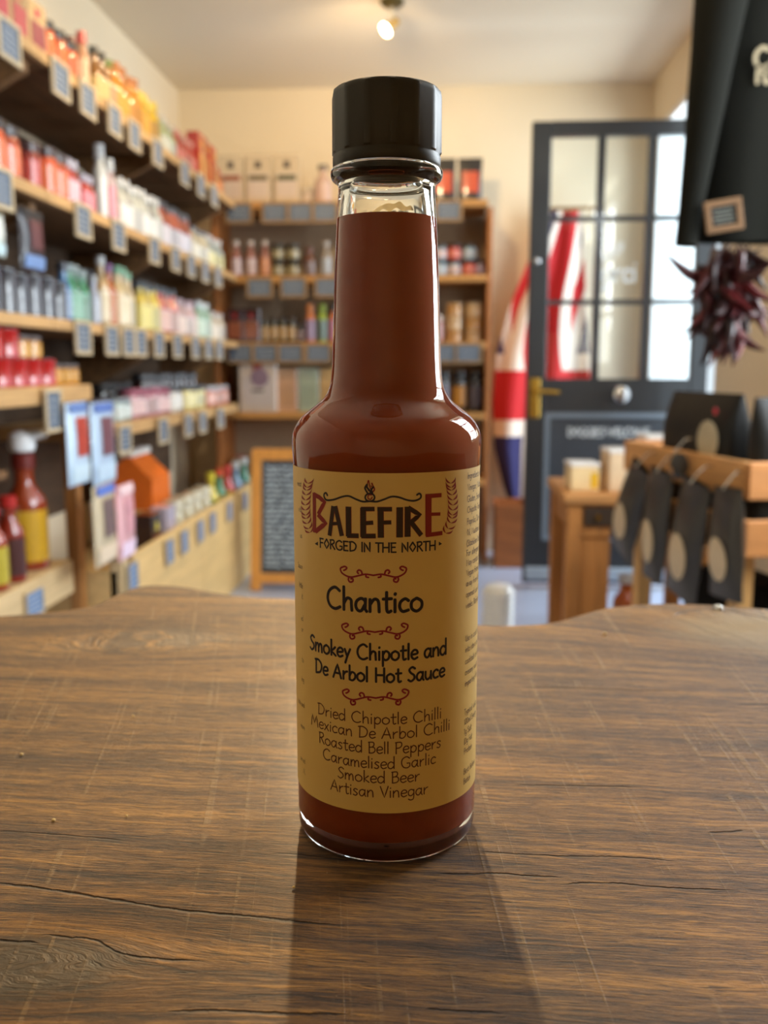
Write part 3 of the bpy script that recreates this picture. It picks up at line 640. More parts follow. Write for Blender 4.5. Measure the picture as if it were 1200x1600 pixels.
for u, l in ((692, 'left'), (733, 'right')): back('pouch', ((36, 32, 30), (30, 28, 28), (226, 90, 50)), .195, .058, u, BZ[0], l + ' black pouch with orange label on top of the end shelves')
back('pouch', ((36, 32, 30), (30, 28, 28), (226, 90, 50)), .19, .055, 640, BZ[0], 'black pouch with orange label hidden behind the foreground bottle')
for u, l, cc in ((369, 'left', (226, 205, 214)), (392, 'middle', (222, 196, 196)), (414, 'right', (232, 160, 110))): back('bottle', ((180, 120, 110), (226, 215, 206), cc), .175, .028, u, BZ[1], l + ' of three pale bottles with white caps, second end shelf')
def stack(kind, c, h, r, us, z, rows, desc, nm):
    for k in range(rows):
        for n, u in enumerate(us): back(kind, c[(n + k) % len(c)], h, r, u, z + k * (h + .0005), '%s, %s row, %s from left, %s' % (desc, ('bottom', 'upper', 'top')[k], ORD[n], nm))
stack('jar', [((70, 64, 40), (44, 42, 34), (170, 160, 120))], .078, .034, (434, 458), BZ[1], 2, 'olive jar', 'second end shelf')
back('bottle', ((120, 70, 50), (120, 70, 50), (130, 110, 110)), .14, .03, 484, BZ[1], 'brown bottle on the second end shelf')
back('bottle', ((170, 160, 150), (200, 195, 190), (190, 200, 215)), .17, .028, 510, BZ[1], 'grey bottle with pale cap on the second end shelf')
for i, u in enumerate((545, 570, 600, 632, 660)): back('jar', ((150, 80, 60), (50, 46, 44), (190, 150, 120)), .12, .033, u, BZ[1], 'brown jar on second end shelf, behind the foreground bottle, %s from left' % ORD[i])
stack('jar', [((150, 190, 215), (60, 44, 36), (200, 215, 230)), ((140, 170, 190), (60, 44, 36), (226, 200, 200)), ((200, 50, 50), (60, 44, 36), (236, 130, 110))], .075, .035, (688, 710, 734), BZ[1], 2, 'small blue or red jar', 'second end shelf')
back('jar', ((90, 60, 90), (50, 36, 34), (170, 150, 180)), .075, .028, 750, BZ[1], 'purple jar at right end of second end shelf')
for i, u in enumerate((366, 392)): back('box', ((70, 40, 38), (170, 40, 40), (160, 90, 60)), .165, .042, u, BZ[2], '%s dark carton with red top on third end shelf' % ('left', 'right')[i])
for i, u in enumerate((412, 426, 440, 454)): back('jar', ((60, 60, 34), (60, 50, 40), (196, 160, 100)), .12, .0215, u, BZ[2], 'gold labelled dark jar on third end shelf, %s from left' % ORD[i])
back('jar', ((54, 44, 40), (44, 40, 38), (150, 130, 130)), .09, .02, 468, BZ[2], 'small dark jar right of the gold labelled jars')
for u, c, l in ((484, ((230, 130, 60), (236, 150, 80), (170, 150, 190)), 'orange'), (503, ((170, 200, 40), (180, 210, 60), (120, 150, 150)), 'lime green'), (521, ((235, 120, 60), (40, 40, 40), (220, 150, 190)), 'coral')):
    back('slim', c, .185, .025, u, BZ[2], l + ' squeezy bottle on third end shelf')
for i, u in enumerate((550, 580, 610, 640)): back('slim', ((200, 100, 60), (180, 60, 50), (220, 160, 120)), .16, .026, u, BZ[2], 'orange bottle on third end shelf behind the foreground bottle, %s from left' % ORD[i])
stack('tin', [((214, 160, 90), (236, 220, 190), (0, 0, 0)), ((228, 190, 140), (240, 226, 200), (0, 0, 0))], .062, .042, (711, 742), BZ[2], 3, 'cream and gold tin', 'third end shelf')
back('jar', ((220, 160, 150), (236, 220, 210), (230, 180, 180)), .13, .034, 684, BZ[2], 'pink pot left of the gold tins')
t = back('box', ((226, 212, 200), (190, 90, 80), (214, 206, 206)), .285, .092, 402, BZ[3], 'large white carton with round picture on the fourth end shelf', y=YS + .07)
obj('round_picture', MB().lathe([(.045, 0), (.045, .0016)], 24, M=Matrix.Translation((.01, -.0575, .17)) @ Matrix.Rotation(math.pi / 2, 4, 'X')).mesh('x', mat((130, 110, 130), .5, vary=.4, scale=25)), t)
obj('dark_print', MB().box((-.03, -.0575, .1), (.03, -.0571, .112)).mesh('x', mat((70, 64, 60), .5), False), t)
for u, c, l in ((447, (226, 180, 140), 'peach'), (481, (190, 205, 180), 'pale green'), (515, (230, 190, 130), 'straw yellow'), (549, (226, 180, 140), 'peach, half hidden,'), (620, (200, 180, 150), 'beige, half hidden,')):
    back('box', (c, c, tuple(max(0, q - 24) for q in c)), .215, .05, u, BZ[3], l + ' carton on the fourth end shelf', rz=0)
for i, u in enumerate((694, 720, 746)): back('jar', ((44, 34, 32), (36, 32, 34), ((110, 100, 120), (210, 140, 30), (90, 80, 90))[i]), .20, .036, u, BZ[3], ('dark tall jar with grey label', 'dark tall jar with orange label', 'dark tall jar with dull label')[i] + ' on the fourth end shelf')
for i, u in enumerate((368, 396, 422)): back('tin', ((186, 176, 160), (190, 40, 36), (0, 0, 0)), .10, .04, u, BZ[4] + .0, 'grey tin with red lid on the bottom end shelf, %s from left' % ORD[i])

# ================================================================ CHALKBOARD A-BOARD
ab = thing('chalkboard_sign', 'freestanding pine framed chalkboard covered in chalk writing', 'chalkboard', (-.825, 3.9, 0))
pine = wood((226, 160, 78), .8, 5, 'z'); bwid, bhei = .50, .615; lean = math.radians(8)
def leanp(y0, sgn):
    return Matrix.Translation((0, y0, 0)) @ Matrix.Rotation(-sgn * lean, 4, 'X')
Mf = leanp(0, 1)
def abp(n, a, b, m, M=Mf, bev=.002): return obj(n, MB().box(a, b, bev, M).mesh('x', m, False), ab)
fw = .044
for M_, y_ in ((Mf, 0), (leanp(.2, -1), .2)):
    abp('frame_stile', (0, 0, 0.003), (fw, .02, bhei), pine, M_); abp('frame_stile', (bwid - fw, 0, .003), (bwid, .02, bhei), pine, M_)
    abp('frame_rail', (fw, 0.001, bhei - fw), (bwid - fw, .019, bhei), pine, M_); abp('frame_rail', (fw, .001, .035), (bwid - fw, .019, .035 + fw), pine, M_)
    abp('board', (fw, .006, .035 + fw), (bwid - fw, .014, bhei - fw), mat((58, 66, 76), .55, vary=.25, scale=8, name='chalkboard'), M_, 0)
ch = MB()
for k in range(20):
    z = bhei - fw - .03 - k * .0225; x = fw + .02
    while x < bwid - fw - .06:
        L = random.uniform(.03, .09); ribbon(ch, [(x + i * L / 10, z + random.uniform(-.005, .006)) for i in range(11)], .010, lambda s, q: Mf @ Vector((s, .0045, q)), .05); x += L + .014
obj('chalk_writing', ch.mesh('c', mat((176, 196, 214), .8, name='pale_blue_chalk'), False), ab)

# ================================================================ FLAG on the end wall
fm_ = bpy.data.materials.new('union_flag'); fm_.use_nodes = True; nt = fm_.node_tree; b = nt.nodes['Principled BSDF']; b.inputs['Roughness'].default_value = .8
N = nt.nodes.new; L = nt.links.new
uv = N('ShaderNodeUVMap'); sp = N('ShaderNodeSeparateXYZ'); L(uv.outputs[0], sp.inputs[0])
def M2(op, a, b_=None, c_=None):
    n = N('ShaderNodeMath'); n.operation = op
    for i, q in enumerate((a, b_, c_)):
        if q is None: continue
        if isinstance(q, (int, float)): n.inputs[i].default_value = q
        else: L(q, n.inputs[i])
    return n.outputs[0]
fx = M2('MULTIPLY', M2('SUBTRACT', sp.outputs[0], .5), 2.0); fy = M2('SUBTRACT', sp.outputs[1], .5)   # 2:1 flag
ax = M2('ABSOLUTE', fx); ay = M2('ABSOLUTE', fy)
dd = M2('ABSOLUTE', M2('SUBTRACT', M2('MULTIPLY', ax, .447), M2('MULTIPLY', ay, .894)))
def mixc(f, ca, cb):
    n = N('ShaderNodeMix'); n.data_type = 'RGBA'; L(f, n.inputs[0])
    for i, q in ((6, ca), (7, cb)):
        if isinstance(q, tuple): n.inputs[i].default_value = q
        else: L(q, n.inputs[i])
    return n.outputs[2]
rC, wC, nC = lin((190, 22, 26)), lin((226, 208, 190)), lin((36, 32, 84))
c1 = mixc(M2('LESS_THAN', dd, .10), nC, wC); c2 = mixc(M2('LESS_THAN', dd, .04), c1, rC)
c3 = mixc(M2('LESS_THAN', M2('MINIMUM', ax, ay), .167), c2, wC); c4 = mixc(M2('LESS_THAN', M2('MINIMUM', ax, ay), .10), c3, rC)
L(c4, b.inputs['Base Color'])
YFl = 4.80
top = atY(862, 330, YFl)
def fl(u, v):  # u along the hoist-to-fly drop, v across
    zt, zb = top.z, atY(800, 815, YFl).z
    z = zt + (zb - zt) * u
    prof = [(0, 845, 905), (.15, 824, 910), (.3, 795, 915), (.45, 776, 922), (.6, 772, 925), (.75, 776, 912), (.88, 792, 890), (1, 812, 850)]
    for a, c in zip(prof, prof[1:]):
        if a[0] <= u <= c[0]:
            t = (u - a[0]) / (c[0] - a[0]); l_, r_ = a[1] + (c[1] - a[1]) * t, a[2] + (c[2] - a[2]) * t; break
    x0_, x1_ = atY(l_, 500, YFl).x, atY(r_, 500, YFl).x
    return (x0_ + (x1_ - x0_) * v, YFl + .030 * math.sin(v * 15 + u * 3) * (.3 + .7 * u), z)
nu, nv = 40, 40
me = bpy.data.meshes.new('flag'); vs = [fl(j / nv, i / nu) for j in range(nv + 1) for i in range(nu + 1)]
fs = [(j * (nu + 1) + i, j * (nu + 1) + i + 1, (j + 1) * (nu + 1) + i + 1, (j + 1) * (nu + 1) + i) for j in range(nv) for i in range(nu)]
me.from_pydata(vs, [], fs); ul = me.uv_layers.new(name='UVMap')
for li, l_ in enumerate(me.loops):
    i = l_.vertex_index % (nu + 1); j = l_.vertex_index // (nu + 1)
    a, b_ = i / nu, j / nv
    ul.data[li].uv = (.14 + .62 * b_, .15 + .50 * a + .12 * math.sin(b_ * 4.5))
me.materials.append(fm_); me.polygons.foreach_set('use_smooth', [True] * len(me.polygons))
flag = thing('hanging_flag', 'union flag hanging in folds behind the open door', 'flag', (0, 0, 0))
clo = obj('cloth', me, flag); sm = clo.modifiers.new('thickness', 'SOLIDIFY'); sm.thickness = .002
obj('flag_pole', MB().tube([(top.x - .06, YFl, top.z + .012), (top.x + .26, YFl, top.z + .012)], .009, 10).mesh('p', wood((150, 110, 60), .7, 5, 'x')), flag)
obj('pole_hook', MB().tube([(top.x, YFl, top.z + .012), (top.x, YB, top.z + .03)], .005, 8).mesh('p', chrome), flag)
# wooden boxes at the foot of the flag
for k, (z0, h_) in enumerate(((0, .16), (.161, .15))):
    xx = atY(773, 870, 4.45).x
    t = thing('wooden_box', 'orange brown wooden box, %s of two stacked by the flag' % ('lower', 'upper')[k], 'box', (xx + .01 * k, 4.45, z0), (0, 0, 0), 'boxes by the flag')
    t.location.x = max(xx, .235)
    for a, b_ in (((0, 0, 0), (.17, .012, h_)), ((0, .228, 0), (.17, .24, h_)), ((0, .0125, 0), (.012, .2275, h_)), ((.158, .0125, 0), (.17, .2275, h_)), ((.0125, .0125, 0), (.1575, .2275, .012))): obj('box_side', B(a, b_, wood((170, 100, 48), .65, 5, 'x'), .001), t)
# white ribbed tub, made up for a bright daylight patch on the floor
tp = atY(778, 968, 3.35)
tub = tag(obj('bright_patch_tub', MB().lathe(sum([[(.058 + .004 * math.cos(k * math.pi), .012 * k)] for k in range(14)], []) + [(.045, .172), (.02, .18)], 24, c=(0, 0, 0)).mesh('tub', mat((236, 240, 240), .3, coat=.5, name='bright_patch_white')), None, (tp.x, 3.35, 0)), 'white ribbed tub added for a bright floor patch right of the foreground bottle', 'tub')

# ================================================================ RIGHT SIDE: stand table, crate, pouches
tb = thing('side_table', 'rustic wooden side table with dark metal plate, beyond the crate', 'table', (.366, 2.70, 0))
tz = .60; twd = wood((206, 148, 88), .65, 5, 'x'); tleg = wood((190, 128, 66), .65, 5, 'z')
TB = lambda n, a, b_, m: obj(n, B(a, b_, m, .003), tb)
TB('table_top', (-.01, -.01, tz - .03), (.44, .42, tz), twd)
for x in (0, .385): 
    for y in (0, .36): TB('leg', (x, y, 0), (x + .045, y + .045, tz - .031), tleg)
TB('apron', (.046, .005, tz - .13), (.384, .03, tz - .031), tleg); TB('apron', (.01, .046, tz - .11), (.03, .359, tz - .031), tleg)
TB('front_board', (.046, .012, .05), (.13, .028, tz - .131), tleg)
pl = obj('metal_plate', B((.05, -.004, tz - .095), (.14, .004, tz - .04), mat((60, 46, 34), .5, name='dark_metal'), .002), tb)
obj('plate_knob', MB().lathe([(.006, 0), (.009, .008), (.006, .014), (.001, .015)], 14, M=Matrix.Translation((.09, -.005, tz - .068)) @ Matrix.Rotation(math.pi / 2, 4, 'X')).mesh('k', brass), pl)
TB('lower_shelf', (.046, .05, .12), (.384, .355, .14), tleg)
# amber bottle beneath
item('bottle', ((190, 84, 16), (226, 222, 220), (150, 70, 24)), .2, .04, (.366 + .20, 2.80, .141), 0, 'amber bottle with white cap on the lower shelf of the side table', 'bottles under the side table')
wrap = lambda c: mat(c, .4, coat=.3, vary=.2, scale=20, name='wrapped_card')
for (x, y, w_, d_, h_, c, l, nm) in ((.015, .05, .085, .1, .085, (236, 210, 160), 'pale carton with yellow edge at left of the side table', 'small_carton'), (.125, .04, .09, .12, .125, (232, 206, 170), 'taller wrapped cream carton in the middle of the side table', 'wrapped_carton'), (.235, .06, .09, .12, .165, (236, 200, 176), 'tallest cream packet on the side table by the crate', 'wrapped_carton')):
    t = thing(nm, l, 'carton', (.366 + x, 2.70 + y, tz), (0, 0, .05), 'cartons on the side table')
    obj('carton', B((0, 0, 0), (w_, d_, h_ - .012), wrap(c), .004), t); obj('lid', B((-.002, -.002, h_ - .0118), (w_ + .002, d_ + .002, h_), wrap((240, 238, 236)), .003), t)
    obj('side_band', B((w_ * .7, -.0012, .01), (w_ * .95, 0, h_ - .03), wrap((226, 180, 30) if nm == 'small_carton' else (226, 190, 170))), t)
# pallet crate
P0 = atY(1166, 722, 1.80); zt = P0.z; P1 = atZ(985, 690, zt)
dirv = Vector((P1.x - P0.x, P1.y - P0.y, 0)); Lc = dirv.length + .02; dirv.normalize(); ang = math.atan2(dirv.y, dirv.x)
cr = thing('pallet_crate', 'open slatted wooden crate on legs with black pouches hung along it', 'crate', (P0.x, P0.y, 0), (0, 0, ang))
# local frame: +x runs along the long near face (away to the left), -y is inside / right
crm = wood((214, 158, 98), .78, 5, 'x'); crz = wood((226, 176, 110), .8, 5, 'z')
Wc = .34; ph = .072
CRp = lambda n, a, b_, m=crm: obj(n, B(a, b_, m, .002), cr)
zb_ = zt - .20
for k in range(2):
    z1 = zt - k * (.072 + .04)
    CRp('plank', (-.0, -.014, z1 - ph), (Lc, 0, z1)); CRp('plank', (0, -Wc, z1 - ph), (Lc, -Wc + .014, z1))
    CRp('plank', (-.015, -Wc, z1 - ph), (-.001, 0, z1), wood((196, 132, 74), .78, 5, 'y')); CRp('plank', (Lc + .001, -Wc, z1 - ph), (Lc + .015, 0, z1), wood((196, 132, 74), .78, 5, 'y'))
for k in range(4): CRp('floor_slat', (.02, -.1 - k * .075, zb_ + .03), (Lc - .02, -.04 - k * .075, zb_ + .042))
for x in (.03, Lc - .065):
    for y in (-.05, -Wc + .015): CRp('leg', (x, y, 0), (x + .035, y + .035, zb_ + .0295), crz)
# black pouches hung on the long face
blackf = (44, 40, 36)
def hung(uv0, uv1, w0, w1, label, lab_c=(206, 186, 154), off=.03, oval=True):
    """pouch hanging on the crate face plane; uv0 = top centre, uv1 = bottom centre in the photo, w = widths in px"""
    nrm = Vector((-dirv.y, dirv.x, 0)); base_p = Vector((P0.x, P0.y, 0)) + nrm * off
    def hit(u, v):
        d = ray(u, v); o = Vector((0, 0, CZ)); t = (base_p - o).dot(nrm) / d.dot(nrm); return o + d * t
    A, Bq = hit(*uv0), hit(*uv1); wl = (hit(uv0[0] + w0 / 2, uv0[1]) - hit(uv0[0] - w0 / 2, uv0[1])).length; wr = (hit(uv1[0] + w1 / 2, uv1[1]) - hit(uv1[0] - w1 / 2, uv1[1])).length
    wl = min(wl, .16); wr = min(wr, .17)
    ax_ = (Bq - A); Ln = ax_.length; ax_.normalize(); side = nrm.cross(ax_).normalized()
    t = thing('black_pouch', label, 'pouch', A, (0, 0, 0), 'black pouches hung on the crate')
    def f(sg):
        def g(u, v):
            w = (wl * (1 - v) + wr * v) / 2; q = 2 * u - 1
            dpt = sg * .022 * max(0, 1 - q * q) ** .5 * math.sin(math.pi * min(1, .12 + v * .8)) 
            return side * (q * w) + ax_ * (v * Ln) + nrm * dpt
        return g
    m_ = MB().grid(f(1), 8, 12); m_.grid(lambda u, v: f(-1)(1 - u, v), 8, 12)
    obj('bag', m_.mesh('p', mat(blackf, .42, coat=.25, vary=.25, scale=30, bump=.4, name='black_foil')), t)
    lb = MB(); pts = [f(1)(.5, .62) + nrm * .003]; ring = []
    for k in range(20):
        a = 2 * math.pi * k / 20; ring.append(f(1)(.5 + .29 * math.cos(a), .64 + .2 * math.sin(a)) + nrm * .003)
    mid = [f(1)(.5 + .17 * math.cos(2 * math.pi * k / 20), .62 + .1 * math.sin(2 * math.pi * k / 20)) + nrm * .003 for k in range(20)]
    lb.add(pts + mid + ring, [(0, 1 + k, 1 + (k + 1) % 20) for k in range(20)] + [(1 + k, 21 + k, 21 + (k + 1) % 20, 1 + (k + 1) % 20) for k in range(20)])
    obj('oval_label', lb.mesh('l', mat(lab_c, .6, vary=.15, scale=60, name='cream_label')), t)['label'] = 'cream oval label'
    hk = MB().tube([f(1)(.5, .02) + nrm * .002, Vector((0, 0, .012)) + nrm * .001, Vector((0, 0, .03)) - nrm * (off * .55), Vector((0, 0, .03)) - nrm * (off - .001)], .0025, 6)
    obj('hook', hk.mesh('h', chrome), t)
hung((1138, 762), (1133, 935), 44, 52, 'black pouch with cream oval label, nearest on the crate')
hung((1088, 752), (1062, 932), 42, 48, 'black pouch with cream oval label, second nearest on the crate', off=.036)
hung((1034, 735), (1018, 905), 34, 30, 'black pouch with narrow cream label, third along the crate', off=.03)
hung((1002, 728), (968, 858), 28, 38, 'black pouch leaning out at the far end of the crate', off=.036)
hung((1061, 708), (1061, 748), 10, 12, 'small grey hang tag clipped high on the crate between pouches', (190, 140, 90), off=.028)
# black bags standing in the crate
def plane_hit(u, v, base_p, nrm):
    d = ray(u, v); o = Vector((0, 0, CZ)); return o + d * ((base_p - o).dot(nrm) / d.dot(nrm))
def bag_at(p0, p1, d_, nrm, label, circ):
    """bag standing in the crate, its broad face from p0 to p1 (floor plan) and facing nrm"""
    a, b_ = Vector((p0.x, p0.y, 0)), Vector((p1.x, p1.y, 0)); w_ = (b_ - a).length; z0 = zb_ + .0425; h_ = max(p0.z, p1.z) - z0
    c = (a + b_) / 2 - nrm * (d_ / 2); rz = math.atan2(-nrm.y, -nrm.x) - math.pi / 2
    t = thing('black_bag', label, 'bag', (c.x, c.y, z0), (0, 0, rz), 'black bags in the crate')
    def f(u, v):
        aa = 2 * math.pi * u; p = 5.0; ca, sa = math.cos(aa), math.sin(aa)
        k = (abs(ca) ** p + abs(sa) ** p) ** (-1 / p); tt = max(0, (v - .72) / .28)
        return (w_ / 2 * k * ca * (1 - .01 * tt), d_ / 2 * k * sa * (1 - .9 * tt ** 1.3), h_ * v)
    film = mat((22, 21, 19), .5, vary=.2, scale=14, bump=.4, spec=.3, name='black_bag_film')
    obj('bag', MB().grid(f, 40, 16).mesh('b', film), t)
    obj('bag_base', B((-w_ * .42, -d_ * .42, 0), (w_ * .42, d_ * .42, .004), film), t)
    if circ:
        q = plane_hit(circ[0], circ[1], a, nrm); inv = Matrix.Rotation(-rz, 3, 'Z') @ (q - Vector((c.x, c.y, z0)))
        for n_, r_, dx_, dz_, c_, l_ in (('round_label', .042, 0, 0, (186, 174, 146), 'round cream label'), ('red_dot', .008, .026, .062, (190, 50, 60), 'small red dot')):
            o = obj(n_, MB().lathe([(r_, 0), (r_, .001)], 28, M=Matrix.Translation((inv.x + dx_, -d_ / 2 - .001, inv.z + dz_)) @ Matrix.Rotation(math.pi / 2, 4, 'X')).mesh('l', mat(c_, .6, vary=.25, scale=70, name='round_cream_label')), t); o['label'] = l_
nf_ = Vector((-dirv.y, dirv.x, 0)); b1 = Vector((P0.x, P0.y, 0)) - nf_ * .022
bag_at(plane_hit(1030, 619, b1, nf_), plane_hit(1136, 616, b1, nf_), .075, nf_, 'black bag with round cream label standing in the crate', (1106, 688))
b2 = Vector((P0.x, P0.y, 0)) + dirv * .006; nr_ = -dirv
q0 = b2 - nf_ * .030; q1 = b2 - nf_ * (Wc - .03); zt2 = atY(1180, 620, P0.y + .1).z
bag_at(Vector((q0.x, q0.y, zt2)), Vector((q1.x, q1.y, zt2)), .055, nr_, 'plain black bag at the near right end of the crate', None)
sk = thing('dark_fill_sack', 'black sack form added to fill the dark space beneath the slatted crate', 'sack', (P0.x, P0.y, 0), (0, 0, ang))  # black form added to darken the space under the crate
def skf(u, v):
    a = 2 * math.pi * u; p = 4.0; ca, sa = math.cos(a), math.sin(a); k = (abs(ca) ** p + abs(sa) ** p) ** (-1 / p); tt = max(0, (v - .6) / .4)
    return (Lc / 2 + (Lc / 2 - .09) * k * ca * (1 - .35 * tt ** 2) * (1 + .02 * math.sin(5 * a)), -Wc / 2 + (Wc / 2 - .075) * k * sa * (1 - .4 * tt ** 2), .50 * v)
obj('sack_cloth', MB().grid(skf, 48, 12).mesh('s', mat((20, 19, 18), .9, vary=.3, scale=20, bump=.5, spec=.15, name='black_sacking')), sk)
obj('sack_top', MB().grid(lambda u, v: (lambda p: (Lc / 2 + (p[0] - Lc / 2) * v, -Wc / 2 + (p[1] + Wc / 2) * v, .50 + .01 * (1 - v)))(skf(u, 1)), 48, 4).mesh('s', mat((20, 19, 18), .9, vary=.3, scale=20, bump=.5, spec=.15, name='black_sacking')), sk)
# ================================================================ SWEATSHIRT, ristra
knit = mat((21, 21, 17), .95, vary=.2, scale=300, bump=.3, spec=.12, name='black_jersey')
sw = thing('hanging_sweatshirt', 'black sweatshirt with cream lettering hanging top right', 'sweatshirt', (0, 0, 0))
YW = 1.80
def swp(u, v, y=YW): return atY(u, v, y)
def slab(rows, y, th, m, fold=.006):
    mbs = MB(); nu_ = 24; nr = 30
    def at(t):
        for a, c in zip(rows, rows[1:]):
            if a[0] <= t <= c[0]:
                k = (t - a[0]) / (c[0] - a[0]); return a[1] + (c[1] - a[1]) * k, a[2] + (c[2] - a[2]) * k
        return rows[-1][1:3]
    z_t, z_b = rows[0][0], rows[-1][0]
    def f(sg):
        def g(u, v):
            z = z_t + (z_b - z_t) * v
            for a, c in zip(rows, rows[1:]):
                if c[0] - 1e-6 <= z <= a[0] + 1e-6:
                    k = (z - a[0]) / (c[0] - a[0]); l_, r_ = a[1] + (c[1] - a[1]) * k, a[2] + (c[2] - a[2]) * k; break
            q = 2 * u - 1
            return (l_ + (r_ - l_) * u, y + sg * th * max(0, 1 - q ** 4) ** .5 + fold * math.sin(u * 22 + v * 2) * v, z)
        return g
    mbs.grid(f(-1), nu_, nr); mbs.grid(lambda u, v: f(1)(1 - u, v), nu_, nr); return mbs.mesh('cloth', m)
zhem = swp(1100, 376).z; xl = swp(1092, 376).x; xt = swp(1122, 40).x
obj('body', slab([(1.86, xt + .11, xt + .33), (1.80, xt + .03, xt + .42), (1.66, xt + .0, xt + .46), (1.4, (xl + xt) / 2 - .005, xt + .465), (zhem + .045, xl, xt + .47), (zhem, xl + .006, xt + .465)], YW + .03, .035, knit), sw)
c0, c1_ = swp(1071, 384, YW - .02), swp(1135, -60, YW - .0)
sl = MB(); pts = [c0 + (c1_ - c0) * (k / 10) for k in range(11)] + [Vector((xt + .06, YW + .02, 1.80))]
sl.tube(pts, [.020, .021, .024, .027, .03, .034, .037, .04, .044, .048, .05, .045], 16)
obj('sleeve', sl.mesh('s', knit), sw)
sl = MB(); sl.tube([Vector((xt + .52, YW + .03, zhem - .02)), Vector((xt + .50, YW + .03, 1.5)), Vector((xt + .43, YW + .03, 1.76))], [.026, .04, .05], 16)
obj('sleeve', sl.mesh('s', knit), sw)
mb = MB(); py = YW - .0095
def swfn(y_): return lambda s, z: (s, y_, z)
pC = swp(1178, 106, YW - .012); kx_ = (swp(1200, 106).x - pC.x) / 22
write(mb, 'C', pC.x, pC.x + .026, pC.z, .034, swfn(YW - .0125), .22, step=.05)
write(mb, 'ommon', pC.x + .03, pC.x + .15, pC.z, .034, swfn(YW - .0125), .22, step=.05)
pI = swp(1180, 130, YW - .012)
write(mb, 'It', pI.x, pI.x + .026, pI.z, .03, swfn(YW - .0125), .22, step=.05)
obj('lettering', mb.mesh('l', mat((150, 136, 108), .8, name='cream_print'), False), sw)['label'] = 'cream printed letters on the chest'
hg = MB().tube([(xt + .04, YW + .03, 1.80), (xt + .22, YW + .03, 1.90), (xt + .42, YW + .03, 1.80)], .006, 8); hg.tube([(xt + .22, YW + .03, 1.90), (xt + .22, YW + .03, 1.955)] + [(xt + .22, YW + .03 + .018 * math.sin(a), 1.972 - .018 * math.cos(a)) for a in [k * .5 for k in range(8)]], .0025, 6)
obj('hanger', hg.mesh('h', chrome), sw)
rail = tag(obj('clothes_rail', MB().tube([(.30, YW + .03, 1.975), (XR, YW + .03, 1.975)], .012, 12).mesh('r', mat((60, 56, 52), .4, metal=.8)), None), 'dark metal clothes rail fixed to the right wall above the sweatshirt', 'rail')
tg = swp(1128, 312, YW - .045)
slate_tag((tg.x, YW - .05, tg.z), 0, .066, .056, 'wood framed slate tag pinned on the black sweatshirt', 'slate tags on the end wall shelves', warm=True, tilt=math.radians(-9))
tw = [o for o in bpy.data.objects if o.type == 'EMPTY' and 'pinned on' in str(o.get('label', ''))][0]
for o in tw.children:
    if o.name.startswith('frame'): o.data.materials[0] = wood((112, 80, 46), .8, 8, 'x', .7, 'brown_frame')
    if o.name.startswith('slate'): o.data.materials[0] = mat((34, 36, 34), .8, spec=.2)
    if o.name.startswith('chalk'): o.data.materials[0] = mat((110, 112, 104), .8)
# dried chilli string
ri = thing('chilli_string', 'bunch of dark dried red chillies hanging below the sweatshirt', 'dried chillies', (0, 0, 0))
chm = [mat(c, .45, coat=.12, vary=.35, scale=30, bump=.6, spec=.3, name='dried_chilli') for c in ((66, 20, 24), (48, 16, 20), (84, 22, 24), (38, 20, 20))]
def chilli_me(k, m):
    bend = random.uniform(-.5, .9); pts = []; rr = []; L_ = random.uniform(.075, .1)
    for i in range(9):
        t_ = i / 8; a = bend * t_; pts.append((math.sin(a) * L_ * t_, .004 * math.sin(3 * t_ + k), -math.cos(a) * L_ * t_)); rr.append((.0035, .008, .0105, .0105, .0095, .008, .006, .004, .0012)[i])
    mbc = MB().tube(pts, rr, 8); mbc.tube([(0, 0, .014), (0, 0, 0)], [.0012, .003], 6); return mbc.mesh('chilli', m)
chs = [chilli_me(k, chm[k % 4]) for k in range(12)]
rc = swp(1134, 385, YW + .13)
for k in range(130):
    t_ = random.random(); u_ = 1134 + random.gauss(0, 1) * 15; v_ = 385 + 125 * t_
    p = swp(u_, v_, YW + .135 + random.uniform(-.03, .035)); spread = (u_ - 1132) / 40
    obj('chilli', random.choice(chs), ri, p, (random.uniform(-.5, .5), -random.gauss(0, .55) - spread * .8, random.uniform(0, 6.28)))
obj('string', MB().tube([(rc.x, YW + .13, rc.z - .12), (rc.x, YW + .13, 1.9), (rc.x, YW + .045, 1.975)], .002, 6).mesh('s', mat((150, 120, 80), .9)), ri)

# ================================================================ CEILING SPOT
sp0 = atZ(617, -2, ZC); sx, sy = -.235, 3.80
spt = thing('ceiling_spotlight', 'small brass ceiling spotlight with glowing bulb', 'spotlight', (sx + .03, sy, ZC))
obj('ceiling_rose', MB().lathe([(.045, 0), (.045, -.012), (.03, -.024), (.001, -.026)], 28).mesh('r', mat((92, 84, 52), .35, metal=.6, name='dark_brass')), spt)
obj('stem', MB().tube([(0, 0, -.02), (0, 0, -.06), (.016, -.005, -.075)], .009, 10).mesh('s', mat((190, 188, 180), .3, metal=.6)), spt)
hd = Vector((-.62, -.45, -.62)).normalized(); hq = hd.to_track_quat('Z', 'Y').to_matrix().to_4x4(); hp0 = Matrix.Translation((.018, -.01, -.078)) @ hq
head = obj('lamp_head', MB().lathe([(.012, -.005), (.016, 0), (.017, .03), (.022, .045), (.030, .066), (.0275, .066), (.018, .045), (.010, .04)], 24, M=hp0, cap=False).mesh('h', mat((214, 184, 120), .25, metal=.8, name='brushed_brass')), spt)
em = bpy.data.materials.new('lamp_glow'); em.use_nodes = True; b = em.node_tree.nodes['Principled BSDF']; b.inputs['Emission Color'].default_value = (1, .9, .68, 1); b.inputs['Emission Strength'].default_value = 14
obj('bulb', MB().lathe([(.012, .035), (.026, .058), (.024, .066), (.012, .071), (.001, .073)], 24, M=hp0).mesh('b', em), spt)

